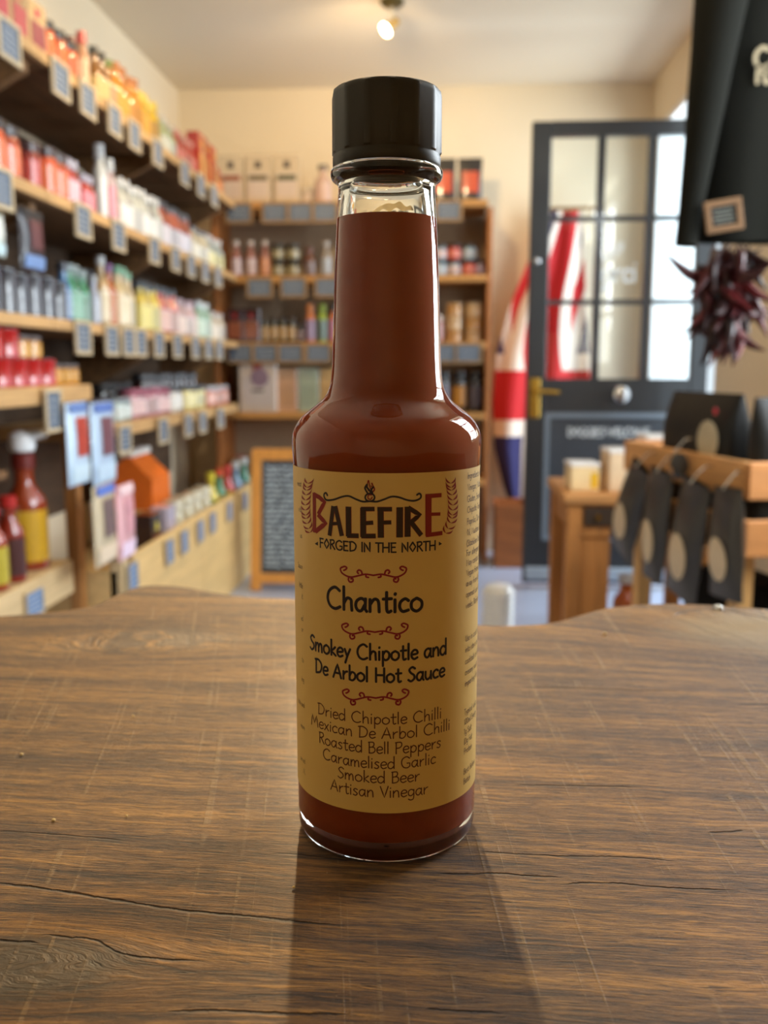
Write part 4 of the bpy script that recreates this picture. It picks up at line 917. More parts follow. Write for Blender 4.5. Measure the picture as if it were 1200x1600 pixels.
# ================================================================ WORKTOP (live-edge slab) + counter
def worktop_mat():
    m = bpy.data.materials.new('live_edge_oak'); m.use_nodes = True; nt = m.node_tree; b = nt.nodes['Principled BSDF']; N = nt.nodes.new; L = nt.links.new
    def V(n, i, q):
        if isinstance(q, (int, float, tuple)): n.inputs[i].default_value = q
        else: L(q, n.inputs[i])
    def mth(op, *a, clamp=False):
        n = N('ShaderNodeMath'); n.operation = op; n.use_clamp = clamp
        for i, q in enumerate(a): V(n, i, q)
        return n.outputs[0]
    def mr(val, a, c, d=0., e=1., smooth=True):
        n = N('ShaderNodeMapRange'); n.interpolation_type = 'SMOOTHSTEP' if smooth else 'LINEAR'
        for i, q in enumerate((val, a, c, d, e)): V(n, i, q)
        return n.outputs[0]
    def noise(vec, scale, detail=4, rough=.55, dist=0.):
        n = N('ShaderNodeTexNoise'); L(vec, n.inputs['Vector']); n.inputs['Scale'].default_value = scale; n.inputs['Detail'].default_value = detail
        n.inputs['Roughness'].default_value = rough; n.inputs['Distortion'].default_value = dist; return n.outputs['Fac']
    def comb(x, y, z=0.):
        n = N('ShaderNodeCombineXYZ'); V(n, 0, x); V(n, 1, y); V(n, 2, z); return n.outputs[0]
    def mix(f, a, c, blend='MIX'):
        n = N('ShaderNodeMix'); n.data_type = 'RGBA'; n.blend_type = blend; V(n, 0, f); V(n, 6, a); V(n, 7, c); return n.outputs[2]
    tc = N('ShaderNodeTexCoord'); sp = N('ShaderNodeSeparateXYZ'); L(tc.outputs['Object'], sp.inputs[0]); X, Y, Z = sp.outputs
    def gauss(cx, cy, sx_, sy_):
        dx = mth('DIVIDE', mth('SUBTRACT', X, cx), sx_); dy = mth('DIVIDE', mth('SUBTRACT', Y, cy), sy_)
        return mth('EXPONENT', mth('MULTIPLY', mth('ADD', mth('MULTIPLY', dx, dx), mth('MULTIPLY', dy, dy)), -1.0)), dx, dy
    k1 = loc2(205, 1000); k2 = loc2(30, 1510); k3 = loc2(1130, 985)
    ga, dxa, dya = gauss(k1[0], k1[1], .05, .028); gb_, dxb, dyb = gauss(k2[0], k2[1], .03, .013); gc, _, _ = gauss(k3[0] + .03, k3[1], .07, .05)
    # grain coordinate: bends round the knots, drifts gently across the board
    big = noise(comb(mth('MULTIPLY', X, 5.), mth('MULTIPLY', Y, 14.)), 1., 3)
    Yg = mth('ADD', Y, mth('MULTIPLY', X, .10)); Yg = mth('ADD', Yg, mth('MULTIPLY', mth('SUBTRACT', big, .5), .008))
    Yg = mth('ADD', Yg, mth('MULTIPLY', mth('SUBTRACT', noise(comb(mth('MULTIPLY', X, 38.), mth('MULTIPLY', Y, 110.), 9.), 1., 3), .5), .0030))
    Yg = mth('SUBTRACT', Yg, mth('MULTIPLY', mth('MULTIPLY', ga, dya), .034)); Yg = mth('SUBTRACT', Yg, mth('MULTIPLY', mth('MULTIPLY', gb_, dyb), .016))
    Yg = mth('ADD', Yg, mth('MULTIPLY', gc, mth('MULTIPLY', X, .30)))
    gv = lambda sx_, sy_: comb(mth('MULTIPLY', X, sx_), mth('MULTIPLY', Yg, sy_), 0.)
    broad = noise(gv(5., 90.), 1., 4, .6, .3); mid = noise(gv(22., 480.), 1., 6, .72, .3); fine = noise(gv(110., 1700.), 1., 4, .75, .2); pores = noise(gv(130., 1500.), 1., 2, .6, .2)
    patch = noise(comb(mth('MULTIPLY', X, 9.), mth('MULTIPLY', Y, 9.)), 1., 3)
    g = mth('ADD', mth('ADD', mth('MULTIPLY', broad, .30), mth('MULTIPLY', mid, .39)), mth('MULTIPLY', fine, .40))
    cr = N('ShaderNodeValToRGB'); e = cr.color_ramp.elements; e[0].position = .468; e[0].color = lin((44, 25, 7)); e[1].position = .63; e[1].color = lin((182, 128, 50))
    for p, c in ((.495, (80, 50, 16)), (.535, (110, 72, 25)), (.585, (138, 95, 37))): q = e.new(p); q.color = lin(c)
    L(g, cr.inputs[0]); col = cr.outputs[0]
    col = mix(mth('MULTIPLY', mr(patch, .35, .75), .35), col, lin((96, 74, 48)))
    col = mix(mth('MULTIPLY', mr(pores, .58, .66), .75), col, lin((44, 28, 14)))
    # knots: dark irregular heart
    kn = noise(comb(mth('MULTIPLY', X, 60.), mth('MULTIPLY', Yg, 190.)), 1., 5, .65, 1.2)
    col = mix(mth('MULTIPLY', mr(mth('MULTIPLY', ga, mth('ADD', mth('MULTIPLY', mth('SUBTRACT', kn, .5), 3.), .75)), .30, .85), .85), col, lin((62, 42, 24)))
    col = mix(mth('MULTIPLY', mr(mth('MULTIPLY', gb_, mth('ADD', kn, .5)), .3, .8), .8), col, lin((56, 48, 30)))
    col = mix(mth('MULTIPLY', mr(mth('MULTIPLY', gc, mth('ADD', kn, .4)), .3, .8), .7), col, lin((164, 146, 114)))  # pale worn patch on the right hump, with daylight sheen painted in
    # transverse saw marks
    Xs = mth('ADD', X, mth('MULTIPLY', mth('SUBTRACT', Y, .2), mth('ADD', mth('MULTIPLY', X, -.9), .05)))
    saw = noise(comb(mth('MULTIPLY', Xs, 420.), mth('MULTIPLY', Y, 5.)), 1., 2, .6, .15); sgate = noise(comb(mth('MULTIPLY', X, 40.), mth('MULTIPLY', Y, 40.), 3.), 1., 2)
    sfine = noise(comb(mth('MULTIPLY', Xs, 120.), mth('MULTIPLY', Y, 900.), 5.), 1., 3, .7)
    sm = mth('MULTIPLY', mth('MULTIPLY', mr(saw, .56, .68), mr(sgate, .40, .58)), mr(sfine, .36, .60))
    col = mix(mth('MULTIPLY', sm, .5), col, lin((176, 144, 98)))
    # dust-pale specks
    spk = noise(comb(mth('MULTIPLY', X, 900.), mth('MULTIPLY', Y, 900.)), 1., 1)
    col = mix(mth('MULTIPLY', mr(spk, .80, .84), .4), col, lin((200, 176, 140)))
    # cracks running with the grain
    jit = mth('MULTIPLY', mth('SUBTRACT', noise(comb(mth('MULTIPLY', X, 260.), 0.), 1., 4, .7), .5), .0014)
    wid = noise(comb(mth('MULTIPLY', X, 120.), 2.), 1., 3)
    crack = None
    CR_ = [([(-30, 1379), (0, 1381), (55, 1387), (110, 1395), (160, 1403), (215, 1412), (270, 1421), (330, 1427), (400, 1433), (470, 1441), (560, 1447)], .00050),
           ([(-60, 1466), (0, 1470), (35, 1472), (66, 1473)], .00055), ([(65, 1459), (100, 1464), (140, 1467), (165, 1478), (190, 1490), (230, 1497), (330, 1502)], .00036),
           ([(-20, 1299), (60, 1303), (130, 1308), (210, 1315)], .00030), ([(420, 1333), (470, 1336), (540, 1343), (600, 1347)], .00030),
           ([(680, 1364), (720, 1366), (775, 1365), (830, 1369), (890, 1372)], .00042), ([(740, 1330), (800, 1334), (880, 1338), (960, 1339), (1075, 1348)], .00034),
           ([(870, 1382), (950, 1380), (1020, 1386), (1100, 1390), (1160, 1391)], .00036), ([(810, 1075), (900, 1076), (1000, 1079), (1070, 1080)], .00060),
           ([(1105, 1300), (1135, 1300), (1165, 1297)], .00042), ([(250, 1582), (350, 1580), (430, 1584), (560, 1584)], .00042), ([(660, 1576), (720, 1580), (790, 1583)], .0003),
           ([(800, 1227), (900, 1228), (1010, 1231)], .0004), ([(1020, 946), (1070, 968), (1120, 992), (1170, 1018), (1230, 1050)], .0009), ([(1050, 962), (1090, 950), (1140, 953), (1210, 966), (1280, 985)], .0010), ([(1085, 965), (1130, 985), (1200, 1015)], .0006),
           ([(1150, 1102), (1200, 1101), (1240, 1100)], .0004)]
    for pts, w in CR_:
        q = [loc2(*p) for p in pts]; x0, x1 = q[0][0], q[-1][0]; ys = [p[1] for p in q]; y0, y1 = min(ys) - .002, max(ys) + .002
        fc = N('ShaderNodeFloatCurve'); t = mth('DIVIDE', mth('SUBTRACT', X, x0), x1 - x0, clamp=True); L(t, fc.inputs['Value']); cv = fc.mapping.curves[0]
        P_ = [((p[0] - x0) / (x1 - x0), (p[1] - y0) / (y1 - y0)) for p in q]
        cv.points[0].location = P_[0]; cv.points[1].location = P_[-1]
        for p in P_[1:-1]: cv.points.new(*p)
        fc.mapping.update()
        yc = mth('ADD', mth('MULTIPLY', fc.outputs[0], y1 - y0), y0)
        dist = mth('ABSOLUTE', mth('SUBTRACT', mth('ADD', Y, jit), yc))
        ends = mth('MULTIPLY', mr(t, 0., .12), mr(t, 1., .82)); ww = mth('MULTIPLY', mth('MULTIPLY', wid, ends), w * 3.0)
        c_ = mr(dist, 0., mth('ADD', ww, 1e-5), 1., 0.)
        c_ = mth('MULTIPLY', c_, mth('MULTIPLY', mth('GREATER_THAN', t, .001), mth('LESS_THAN', t, .999)))
        crack = c_ if crack is None else mth('MAXIMUM', crack, c_)
    col = mix(mth('MULTIPLY', crack, .92), col, lin((28, 14, 8)))
    side = mr(Z, -.012, -.003); col = mix(side, lin((84, 60, 36)), col)
    L(col, b.inputs['Base Color'])
    V(b, 'Roughness', 0.5); L(mr(g, .3, .7, .64, .50, False), b.inputs['Roughness'])
    b.inputs['Coat Weight'].default_value = .04; b.inputs['Coat Roughness'].default_value = .25
    h = mth('ADD', mth('MULTIPLY', mid, .6), mth('MULTIPLY', fine, .8)); h = mth('SUBTRACT', h, mth('MULTIPLY', crack, 1.6)); h = mth('ADD', h, mth('MULTIPLY', sm, .25)); h = mth('SUBTRACT', h, mth('MULTIPLY', mr(pores, .62, .72), .3))
    bp = N('ShaderNodeBump'); bp.inputs['Strength'].default_value = .85; bp.inputs['Distance'].default_value = .0011; L(h, bp.inputs['Height']); L(bp.outputs[0], b.inputs['Normal'])
    return m
edge_px = [(-420, 985), (-200, 970), (0, 958), (60, 954), (120, 948), (165, 938), (200, 920), (235, 911), (290, 913), (340, 922), (400, 930), (460, 932), (600, 950), (700, 966), (755, 972), (810, 972), (860, 968), (900, 957), (940, 946), (985, 940), (1040, 938), (1110, 940), (1200, 947), (1400, 960), (1700, 975)]
edge = [loc2(*p) for p in edge_px]; edge = [(-.75, .40)] + [e for e in edge if -.7 < e[0] < .7] + [(.8, .43)]
def ef(x):
    for i, (a, c) in enumerate(zip(edge, edge[1:])):
        if a[0] <= x <= c[0]:
            t = (x - a[0]) / (c[0] - a[0]); p = edge[max(0, i - 1)]; q = edge[min(len(edge) - 1, i + 2)]
            m0 = (c[1] - p[1]) / (c[0] - p[0]) * (c[0] - a[0]); m1 = (q[1] - a[1]) / (q[0] - a[0]) * (c[0] - a[0])
            return (2 * t ** 3 - 3 * t * t + 1) * a[1] + (t ** 3 - 2 * t * t + t) * m0 + (-2 * t ** 3 + 3 * t * t) * c[1] + (t ** 3 - t * t) * m1
    return edge[-1][1]
nx_, ny_ = 300, 60; vs = []; from mathutils import noise as mn
yn = -.30
prof = [(None, 0)] # top rows then rounded edge
for j in range(ny_ + 1):
    for i in range(nx_ + 1):
        x = -.62 + 1.3 * i / nx_; e_ = ef(x) - .006; t = j / ny_; y = yn + (e_ - yn) * t
        near = math.hypot(x, y - D) < .07
        z = (mn.noise(Vector((x * 14, y * 14, 0))) * .0004 if not near else 0) + (mn.noise(Vector((x * 40, y * 60, 3))) * .0012 - .0012) * max(0, min(1, (x - .09) / .03)) * max(0, min(1, (y - .40) / .03))
        vs.append((x, y, min(z, .0003)))
for k, (o_, z_) in enumerate(((.003, -.0012), (.0055, -.004), (.008, -.011), (.006, -.022), (.0, -.034), (-.012, -.044))):
    for i in range(nx_ + 1):
        x = -.62 + 1.3 * i / nx_; r_ = mn.noise(Vector((x * 30, k * .7, 5))) * .0035 * (k > 0)
        vs.append((x, ef(x) - .006 + o_ + r_, z_))
for i in range(nx_ + 1): vs.append((-.62 + 1.3 * i / nx_, yn, -.044))
rws = ny_ + 1 + 6 + 1; fs = []
for j in range(rws - 1):
    for i in range(nx_): a = j * (nx_ + 1) + i; fs.append((a, a + 1, a + nx_ + 2, a + nx_ + 1))
for i in range(nx_): a = (rws - 1) * (nx_ + 1) + i; fs.append((a, a + 1, i + 1, i))
fs.append(tuple(j * (nx_ + 1) for j in range(rws))); fs.append(tuple(j * (nx_ + 1) + nx_ for j in range(rws - 1, -1, -1)))
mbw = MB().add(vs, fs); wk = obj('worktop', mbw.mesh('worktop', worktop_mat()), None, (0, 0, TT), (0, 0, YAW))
tag(wk, 'thick live edge rustic oak worktop with cracks and saw marks', 'worktop')
ct = thing('counter', 'wooden shop counter under the live edge worktop', 'counter', (0, 0, 0), (0, 0, YAW))
cw = wood((120, 84, 50), .6, 5, 'z')
for k in range(8): obj('front_plank', B((-.55 + k * .138, .33, 0), (-.55 + k * .138 + .135, .35, TT - .0445), cw, .002), ct)
obj('side_panel', B((-.55, -.28, 0), (-.53, .329, TT - .0445), cw, .002), ct); obj('side_panel', B((.53, -.28, 0), (.55, .329, TT - .0445), cw, .002), ct)
crumb_m = mat((226, 196, 130), .7, name='crumb')
for n, (u, v, r_) in enumerate(((84, 1284, .0006), (198, 1277, .0004), (459, 1389, .0004), (34, 1181, .0006), (208, 1121, .0005), (945, 992, .0009), (1122, 950, .003))):
    p = atZ(u, v, TT); r2 = r_
    c_ = MB().lathe([(r2 * .5, -.4 * r2), (r2, 0), (r2 * .8, r2 * .6), (r2 * .2, r2 * .9)], 7).mesh('c', crumb_m if n < 6 else chrome)
    tag(obj('crumb' if n < 6 else 'screw_head', c_, None, (p.x, p.y, TT + .0004 if n < 6 else TT - .0008)), ('tiny pale crumb at left on the worktop', 'tiny pale crumb left of the bottle foot', 'pale crumb just below left of the bottle', 'small crumb near the left picture edge', 'small speck above the saw marks at left', 'pale speck near the right hump of the worktop', 'shiny screw head on the rough right hump of the worktop')[n], 'crumb' if n < 6 else 'screw')

# ================================================================ THE BOTTLE
bu = (604 - 600) / F * D
bpos = (bu * math.cos(YAW) - D * math.sin(YAW), bu * math.sin(YAW) + D * math.cos(YAW), TT + .0013)
bot = thing('hot_sauce_bottle', 'tall glass bottle of red brown hot sauce with black cap and ochre label', 'bottle', bpos, (0, 0, YAW))
def smooth_prof(P, n=4):
    return cat(P, n)
def mm(P): return [(a / 1000, b_ / 1000) for a, b_ in P]
outer = mm([(19.0, -1.0), (21.3, -.9), (22.6, -.3), (23.2, .8), (23.35, 1.8), (23.05, 2.8), (23.05, 3.4), (23.5, 4.6), (23.5, 6), (23.5, 30), (23.5, 60), (23.5, 94)]) + smooth_prof(mm([(23.5, 95), (23.75, 98.5), (23.8, 101.5), (23.2, 104.4), (21.2, 107.4), (18.2, 109.8), (15.7, 112.0), (14.3, 114.8), (13.75, 118.5), (13.5, 123)]), 4) + mm([(13.2, 132), (12.85, 142), (12.3, 153), (11.9, 159), (11.7, 162.0)]) + smooth_prof(mm([(11.7, 162.2), (12.0, 163.3), (13.2, 164.2), (13.6, 165.4), (13.3, 166.6), (12.0, 167.3), (11.6, 167.6)]), 4) + mm([(11.4, 168.4), (11.4, 180), (10.8, 180.6)])
inner = mm([(9.0, 180.6), (8.7, 180), (8.7, 166), (9.3, 162), (9.9, 158), (10.4, 152), (10.9, 142), (11.3, 132), (11.7, 123)]) + smooth_prof(mm([(11.75, 121), (12.0, 117), (13.0, 113.5), (15.4, 110.2), (18.6, 107.2), (20.9, 104), (21.7, 100.5), (21.6, 96)]), 4) + mm([(21.5, 60), (21.5, 30), (21.5, 9.0), (21.2, 6.0), (19.6, 4.4), (10, 3.8), (.2, 3.9)])
botm = mm([(.2, .4), (12, .3), (17.5, -.4)])
NB = 96
gm = MB(); gm.lathe(botm + outer + inner, NB, cap=False)
obj('glass_body', gm.mesh('glass', glass((250, 252, 250), 1.5)), bot)['label'] = 'clear glass body, fluted neck'
def sauce_mat():
    m = bpy.data.materials.new('hot_sauce'); m.use_nodes = True; nt = m.node_tree; b = nt.nodes['Principled BSDF']; N = nt.nodes.new; L = nt.links.new
    tc = N('ShaderNodeTexCoord'); nz = N('ShaderNodeTexNoise'); nz.inputs['Scale'].default_value = 160; nz.inputs['Detail'].default_value = 4; L(tc.outputs['Object'], nz.inputs['Vector'])
    mx = N('ShaderNodeMix'); mx.data_type = 'RGBA'; mx.inputs[6].default_value = lin((176, 62, 8)); mx.inputs[7].default_value = lin((196, 82, 16)); L(nz.outputs['Fac'], mx.inputs[0]); L(mx.outputs[2], b.inputs['Base Color'])
    b.inputs['Roughness'].default_value = .6; b.inputs['Specular IOR Level'].default_value = .2
    b.inputs['Subsurface Weight'].default_value = .0
    return m
sp_ = [(r + .00025, z) for r, z in inner if z < .1536]; sr = sp_[0][0]
sp_ = [(.0002, .1545), (sr * .5, .1543), (sr * .9, .1546), (sr + .0001, .1552)] + sp_
obj('sauce', MB().lathe([(r, z - (.0004 if z < .006 else 0)) for r, z in sp_], NB, cap=False).mesh('sauce', sauce_mat()), bot)['label'] = 'red brown sauce filling the bottle'
# smear of sauce inside the neck
SMEAR = mat((250, 205, 130), .6, vary=.25, scale=300, name='smear'); SMEAR.node_tree.nodes['Principled BSDF'].inputs['Transmission Weight'].default_value = .65
sm_ = MB(); 
def smf(u, v):
    a = math.radians(40 + 75 * u); rr = .0094; zz = .1585 + .0016 * math.sin(math.pi * u) + .0003 * math.sin(u * 19) + (.0009 + .0003 * math.sin(u * 23)) * (v - .5) * 2 * (math.sin(math.pi * u) ** .5)
    return (rr * math.cos(a), rr * math.sin(a), zz)
obj('sauce_smear', sm_.grid(smf, 24, 4).mesh('smear', SMEAR), bot)
# cap
NC = 160
def capf(): 
    prof_ = mm([(12.1, 166.8), (12.7, 166.9), (13.0, 167.3), (13.05, 169.2), (12.85, 169.6), (12.85, 169.8), (13.2, 170.2), (13.15, 183.0), (12.95, 184.1), (12.5, 184.5), (11.0, 184.6), (.1, 184.7)])
    vs = []; fs = []
    for k, (r, z) in enumerate(prof_):
        for i in range(NC):
            a = 2 * math.pi * i / NC
            rr = r
            if 6 <= k <= 8:
                nf = 14; da = (a + .12) % (2 * math.pi / nf) - math.pi / nf; rr = r * (math.cos(math.pi / nf) / math.cos(da)) * 1.012
                rr = min(rr, r * 1.004)
            vs.append((rr * math.cos(a), rr * math.sin(a), z))
    for k in range(len(prof_) - 1):
        for i in range(NC): j = (i + 1) % NC; fs.append((k * NC + i, k * NC + j, (k + 1) * NC + j, (k + 1) * NC + i))
    inn = mm([(11.9, 166.9), (11.9, 181.5), (.1, 181.5)]); n0 = len(vs)
    for r, z in inn:
        for i in range(NC): a = 2 * math.pi * i / NC; vs.append((r * math.cos(a), r * math.sin(a), z))
    for k in range(2):
        for i in range(NC): j = (i + 1) % NC; fs.append((n0 + k * NC + i, n0 + (k + 1) * NC + i, n0 + (k + 1) * NC + j, n0 + k * NC + j))
    for i in range(NC): j = (i + 1) % NC; fs.append((i, n0 + i, n0 + j, j))
    return MB().add(vs, fs)
capo = obj('cap', capf().mesh('cap', mat((44, 38, 26), .42, vary=.1, scale=60, bump=.02, spec=.4, name='black_plastic')), bot); capo['label'] = 'black ribbed screw cap'

# ---- label: everything below is placed on the cylinder (s = arc length from the front, z = height)
RL = .02362; LZ0, LZ1 = .0128, .0956
def cyl(off):
    r = RL + off
    return lambda s, z: (r * math.sin(s / RL), -r * math.cos(s / RL), z)
lab_m = bpy.data.materials.new('ochre_paper'); lab_m.use_nodes = True; nt = lab_m.node_tree; b = nt.nodes['Principled BSDF']; N = nt.nodes.new; L = nt.links.new
tc = N('ShaderNodeTexCoord'); nz = N('ShaderNodeTexNoise'); nz.inputs['Scale'].default_value = 70; nz.inputs['Detail'].default_value = 3; L(tc.outputs['Object'], nz.inputs['Vector'])
mx = N('ShaderNodeMix'); mx.data_type = 'RGBA'; mx.inputs[6].default_value = lin((228, 190, 106)); mx.inputs[7].default_value = lin((232, 197, 116)); L(nz.outputs['Fac'], mx.inputs[0]); L(mx.outputs[2], b.inputs['Base Color'])
b.inputs['Roughness'].default_value = .48
lb = MB(); fcy = cyl(0); S0 = math.pi * RL * .97
lb.grid(lambda u, v: fcy(-S0 + 2 * S0 * u, LZ0 + (LZ1 - LZ0) * v), 160, 2)
labo = obj('label', lb.mesh('label', lab_m), bot); labo['label'] = 'ochre paper wraparound label with printed text'
def sz(u, v):      # photo pixel -> (s, z) on the label surface
    dx = (u - 600) / F; dy = (800 - v) / F
    f = math.cos(TH) + dy * math.sin(TH); up = dy * math.cos(TH) - math.sin(TH)
    cx, cy = bu, D
    a = dx * dx + f * f; bq = -2 * (dx * cx + f * cy); c = cx * cx + cy * cy - RL * RL
    disc = max(0, bq * bq - 4 * a * c); t = (-bq - math.sqrt(disc)) / (2 * a)
    return (RL * math.atan2(dx * t - cx, -(f * t - cy)), CZ + up * t - bpos[2])
ink_d = mat((34, 22, 30), .6, name='dark_ink'); ink_b = mat((52, 30, 16), .6, name='brown_ink'); ink_r = mat((142, 26, 14), .6, name='red_ink'); ink_m = mat((150, 18, 40), .6, name='crimson_ink'); ink_g = mat((110, 80, 58), .6, name='faded_ink'); ink_l = mat((92, 40, 22), .6, name='chocolate_ink')
def pr(name, mbx, m, lab=None):
    o = obj(name, mbx.mesh(name, m, False), labo)
    if lab: o['label'] = lab
    return o
px = lambda p, z=4.444, ox=470, oy=740: sz(p[0] / z + ox, p[1] / z + oy)
mmpx = lambda w, z=4.444: w / z * .236 / F       # width in zoom px -> metres
A1, A2 = cyl(.00005), cyl(.00009)
WORD = {'B': [([(94, 134), (96, 408)], 34), ([(90, 142), (130, 165), (166, 198), (122, 282)], 30), ([(120, 283), (174, 345), (104, 402)], 32)],
        'E2': [([(886, 142), (886, 430)], 44), ([(868, 157), (976, 149)], 27), ([(890, 282), (968, 280)], 22), ([(868, 427), (982, 412)], 28)]}
DARK = [([(226, 226), (200, 430)], 26), ([(240, 226), (286, 432)], 27), ([(215, 348), (272, 345)], 18), ([(331, 230), (333, 436)], 35), ([(322, 430), (402, 432)], 26),
        ([(433, 238), (434, 440)], 34), ([(418, 246), (512, 246)], 24), ([(430, 345), (503, 340)], 22), ([(420, 433), (520, 433)], 26),
        ([(554, 240), (556, 444)], 35), ([(532, 247), (633, 247)], 24), ([(555, 340), (628, 338)], 22), ([(687, 234), (686, 442)], 38),
        ([(742, 230), (741, 438)], 35), ([(745, 236), (826, 286), (764, 338)], 25), ([(764, 335), (836, 428)], 27)]
rm, dm = MB(), MB()
for k in WORD.values():
    for pts, w in k: ribbon(rm, [px(p) for p in pts], mmpx(w), A1, sq=True)
for pts, w in DARK: ribbon(dm, [px(p) for p in pts], mmpx(w), A2, sq=True); ribbon(rm, [px(p) for p in pts], mmpx(w + 6), A1, sq=True)
pr('red_lettering', rm, ink_r, 'large red initial and final letters of the wordmark'); pr('dark_lettering', dm, ink_b, 'dark brown wordmark letters')
tl = MB(); s0, z0 = px((132, 500)); s1, z1 = px((938, 500)); zc_ = px((545, 546))[1]; hcap = px((545, 480))[1] - zc_
write(tl, 'FORGED IN THE NORTH', s0, s1, zc_, hcap, A1, .165)
for xa, xb in ((98, 120), (980, 958)):
    pa, pb, pc = px((xa, 487)), px((xb, 472)), px((xb, 500)); fs_ = [A1(*pa), A1(*pb), A1(*pc)]; tl.add(fs_, [(0, 1, 2)])
sc = [(186, 152), (176, 134), (163, 142), (164, 164), (182, 184), (230, 180), (290, 160), (335, 156), (380, 176), (430, 194), (480, 192), (530, 194), (580, 178), (630, 160), (680, 164), (740, 184), (790, 188), (828, 172), (834, 150), (822, 138), (806, 148)]
ribbon(tl, cat([px(p) for p in sc], 5), mmpx(12), A1)
ring = [(480 + 33 * math.cos(a), 165 + 27 * math.sin(a)) for a in [k * math.pi / 12 for k in range(25)]]
ribbon(tl, [px(p) for p in ring], mmpx(11), A1)
for c in ([(462, 132), (446, 100), (462, 74), (458, 92), (474, 112), (494, 140)], [(498, 136), (490, 112), (506, 92)]): ribbon(tl, cat([px(p) for p in c], 5), mmpx(11), A2)
pr('printed_lettering', tl, ink_d, 'dark strapline and scroll ornament')
fr_ = MB()
for c, w in (([(492, 148), (470, 150), (468, 172), (486, 178), (496, 162)], 8), ([(470, 118), (462, 86), (470, 46), (478, 84), (488, 112)], 7), ([(496, 130), (512, 110), (500, 82), (494, 66)], 9), ([(484, 122), (496, 102), (488, 84)], 7)): ribbon(fr_, cat([px(p) for p in c], 5), mmpx(w), A1)
def leaf(mb_, base_, tip, w, fn, curve=.18):
    (x0_, y0_), (x1_, y1_) = base_, tip; dx_, dy_ = x1_ - x0_, y1_ - y0_; n = 7; Lp = []; Rp = []
    for i in range(n + 1):
        t_ = i / n; bx_ = x0_ + dx_ * t_ - dy_ * curve * math.sin(math.pi * t_) * .5; by_ = y0_ + dy_ * t_ + dx_ * curve * math.sin(math.pi * t_) * .5
        hw = w * (math.sin(math.pi * min(1, t_ * .85 + .08)) ** .9) * (1 - t_ ** 3); l_ = math.hypot(dx_, dy_)
        Lp.append((bx_ - dy_ / l_ * hw, by_ + dx_ / l_ * hw)); Rp.append((bx_ + dy_ / l_ * hw, by_ - dx_ / l_ * hw))
    mb_.add([fn(*px(p)) for p in Lp + Rp], [(i, i + 1, n + 2 + i, n + 1 + i) for i in range(n)])
pr('flame_emblem', fr_, ink_r, 'small red flame above the wordmark')
for spine, sgn, lb_ in (([(66, 412), (46, 350), (34, 280), (32, 210), (38, 140), (46, 80), (58, 30)], -1, 'left'), ([(1004, 415), (1040, 345), (1052, 280), (1056, 210), (1050, 140), (1042, 80), (1040, 30)], 1, 'right')):
    wm = MB(); S_ = cat(spine, 6)
    n = 12
    for k in range(n):
        i = int((len(S_) - 3) * (k + .2) / n); p = S_[i]; d = (S_[i + 2][0] - p[0], S_[i + 2][1] - p[1]); l_ = math.hypot(*d); d = (d[0] / l_, d[1] / l_)
        for sd in (-1, 1):
            a = sd * .62; ca, sa = math.cos(a), math.sin(a); q = (d[0] * ca - d[1] * sa, d[0] * sa + d[1] * ca); ln = 44 if k < n - 1 else 52
            sh = 34 if (sgn < 0 and sd < 0) else 46
            leaf(wm, (p[0] + q[0] * 3, p[1] + q[1] * 3), (p[0] + q[0] * (sh + 14), p[1] + q[1] * (sh + 14)), 6.6, A1, .35 * sd)
    pr('wheat_ear', wm, ink_r, 'red ear of wheat at the %s of the wordmark' % lb_)
# crimson curled ornaments
om = MB(); z5 = 3.636
for cx_, cy_ in ((583.5, 897.5), (585.8, 986.3), (587, 1089.2)):
    T = lambda p: sz(cx_ + (p[0] - 525) / z5, cy_ + (p[1] - 645) / z5)
    cur = [[(372, 626), (362, 632), (352, 622), (356, 608), (346, 600), (338, 612), (345, 634), (370, 652), (400, 660), (440, 652), (480, 644), (525, 650)], [(388, 657), (383, 674), (392, 688), (408, 684), (408, 670), (397, 670)], [(462, 647), (456, 626), (442, 620), (433, 630), (440, 640)], [(484, 646), (483, 658), (498, 662)]]
    cur[0][0:5] = [(356, 622), (366, 618), (374, 608), (364, 600), (350, 603)]
    for c in cur:
        for mirror in (0, 1):
            q = [((1050 - p[0]) if mirror else p[0], p[1]) for p in c]; ribbon(om, cat([T(p) for p in q], 5), mmpx(9.5, z5), A1)
pr('curled_ornament', om, ink_m, 'crimson curled ornaments between lines of text')
def line(mb_, text, u0, u1, vb, cap, w, fn=A1):
    uc = 604; zc = sz(uc, vb)[1]; h = sz(uc, vb - cap)[1] - zc
    write(mb_, text, sz(u0, vb - 8)[0], sz(u1, vb - 8)[0], zc, h, fn, w)
tx = MB()
line(tx, 'Chantico', 511, 661, 956.5, 34, .145); line(tx, 'Smokey Chipotle and', 485, 698, 1031.5, 23.5, .155); line(tx, 'De Arbol Hot Sauce', 493, 695, 1066, 22, .16)
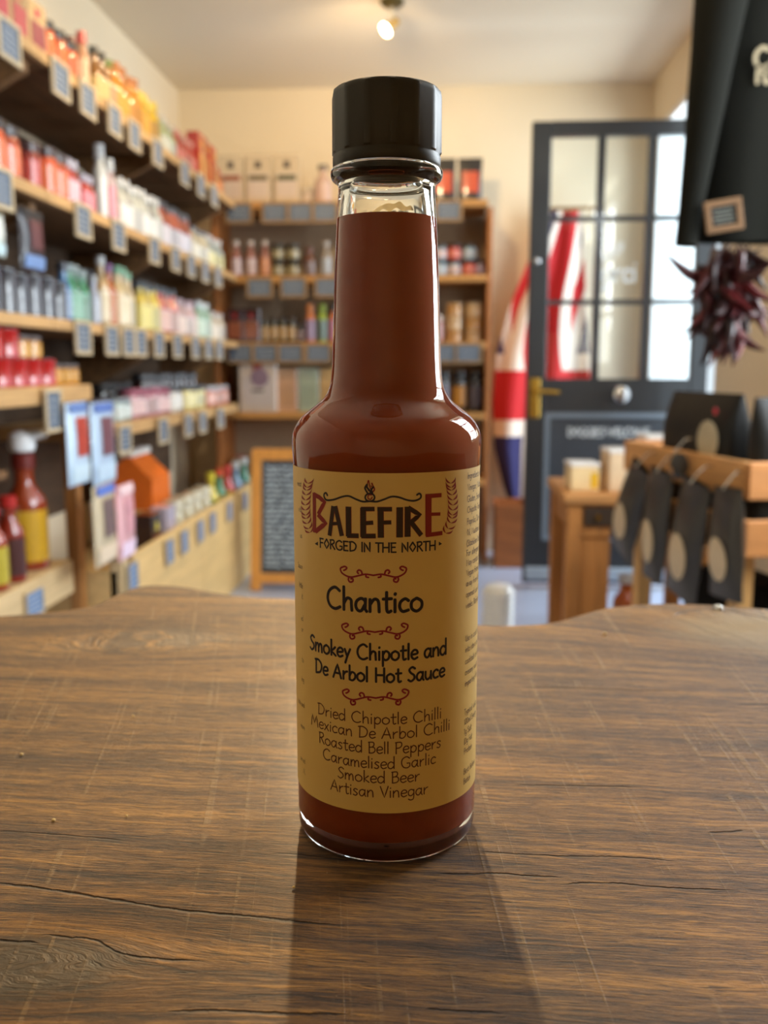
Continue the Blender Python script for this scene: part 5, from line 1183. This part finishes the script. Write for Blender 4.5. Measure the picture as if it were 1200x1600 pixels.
pr('name_lettering', tx, ink_d, 'dark name and description lines')
tx = MB()
for t_, u0, u1, vb in (('Dried Chipotle Chilli', 497, 690, 1131.5), ('Mexican De Arbol Chilli', 487, 703, 1154), ('Roasted Bell Peppers', 499, 689, 1177.5), ('Caramelised Garlic', 505, 681, 1201), ('Smoked Beer', 528, 656, 1223.5), ('Artisan Vinegar', 517, 669, 1246)):
    line(tx, t_, u0, u1, vb, 17.5, .10)
pr('ingredient_lettering', tx, ink_l, 'fine brown list of ingredients')
tx = MB(); s_st = sz(728.5, 900)[0]
right = [('Ingredients: Artisan', 748), ('Vinegar, Malted Barley', 766), ('Gluten, Smoked', 784), ('Chipotle, Tomato', 801), ('Paprika, De Arbol', 819), ('Oil, Mustard, Garlic', 836), ('(Stabiliser Xanthan', 853), ('For allergens see', 868), ('May contain traces', 883), ('Vegan friendly. Store', 899), ('away from light. Once', 915), ('opened use within', 932), ('weeks. Refrigerate', 949),
         ('Use in cooking or', 1000), ('into stews and', 1017), ('cocktails or dips', 1035), ('creamy sauces', 1052), ('imparting flavour', 1069), ('Typical values', 1113), ('100ml Energy', 1128), ('1g Salt', 1143), ('(0g Fat', 1158), ('Protein', 1173), ('Best Before', 1204), ('Batch', 1219)]
for t_, v in right:
    z = sz(732, v)[1]; h = .0015; k_ = sum(G[c][0] + 4 for c in t_) / 100 * h * .95; write(tx, t_, s_st, s_st + k_, z, h, A1, .10, step=.002)
pr('small_print', tx, ink_g, 'tiny grey small print at the right edge'); tx = MB()
s_en = sz(474.5, 1000)[0]
for t_, v in (('Sauce', 888), ('little', 918), ('it', 934), ('ed', 968), ('or', 985), ('to', 1032), ('ing', 1062), ('taste and', 1101), ('more', 1135), ('served', 1186), ('NL', 1202), ('meat', 760), ('with', 800), ('us', 840)):
    z = sz(470, v)[1]; h = .0013; k_ = sum(G[c][0] + 4 for c in t_) / 100 * h * .85; write(tx, t_, s_en - k_, s_en, z, h, A1, .09, step=.002)
pr('small_print', tx, ink_g, 'tiny faded small print at the left edge')
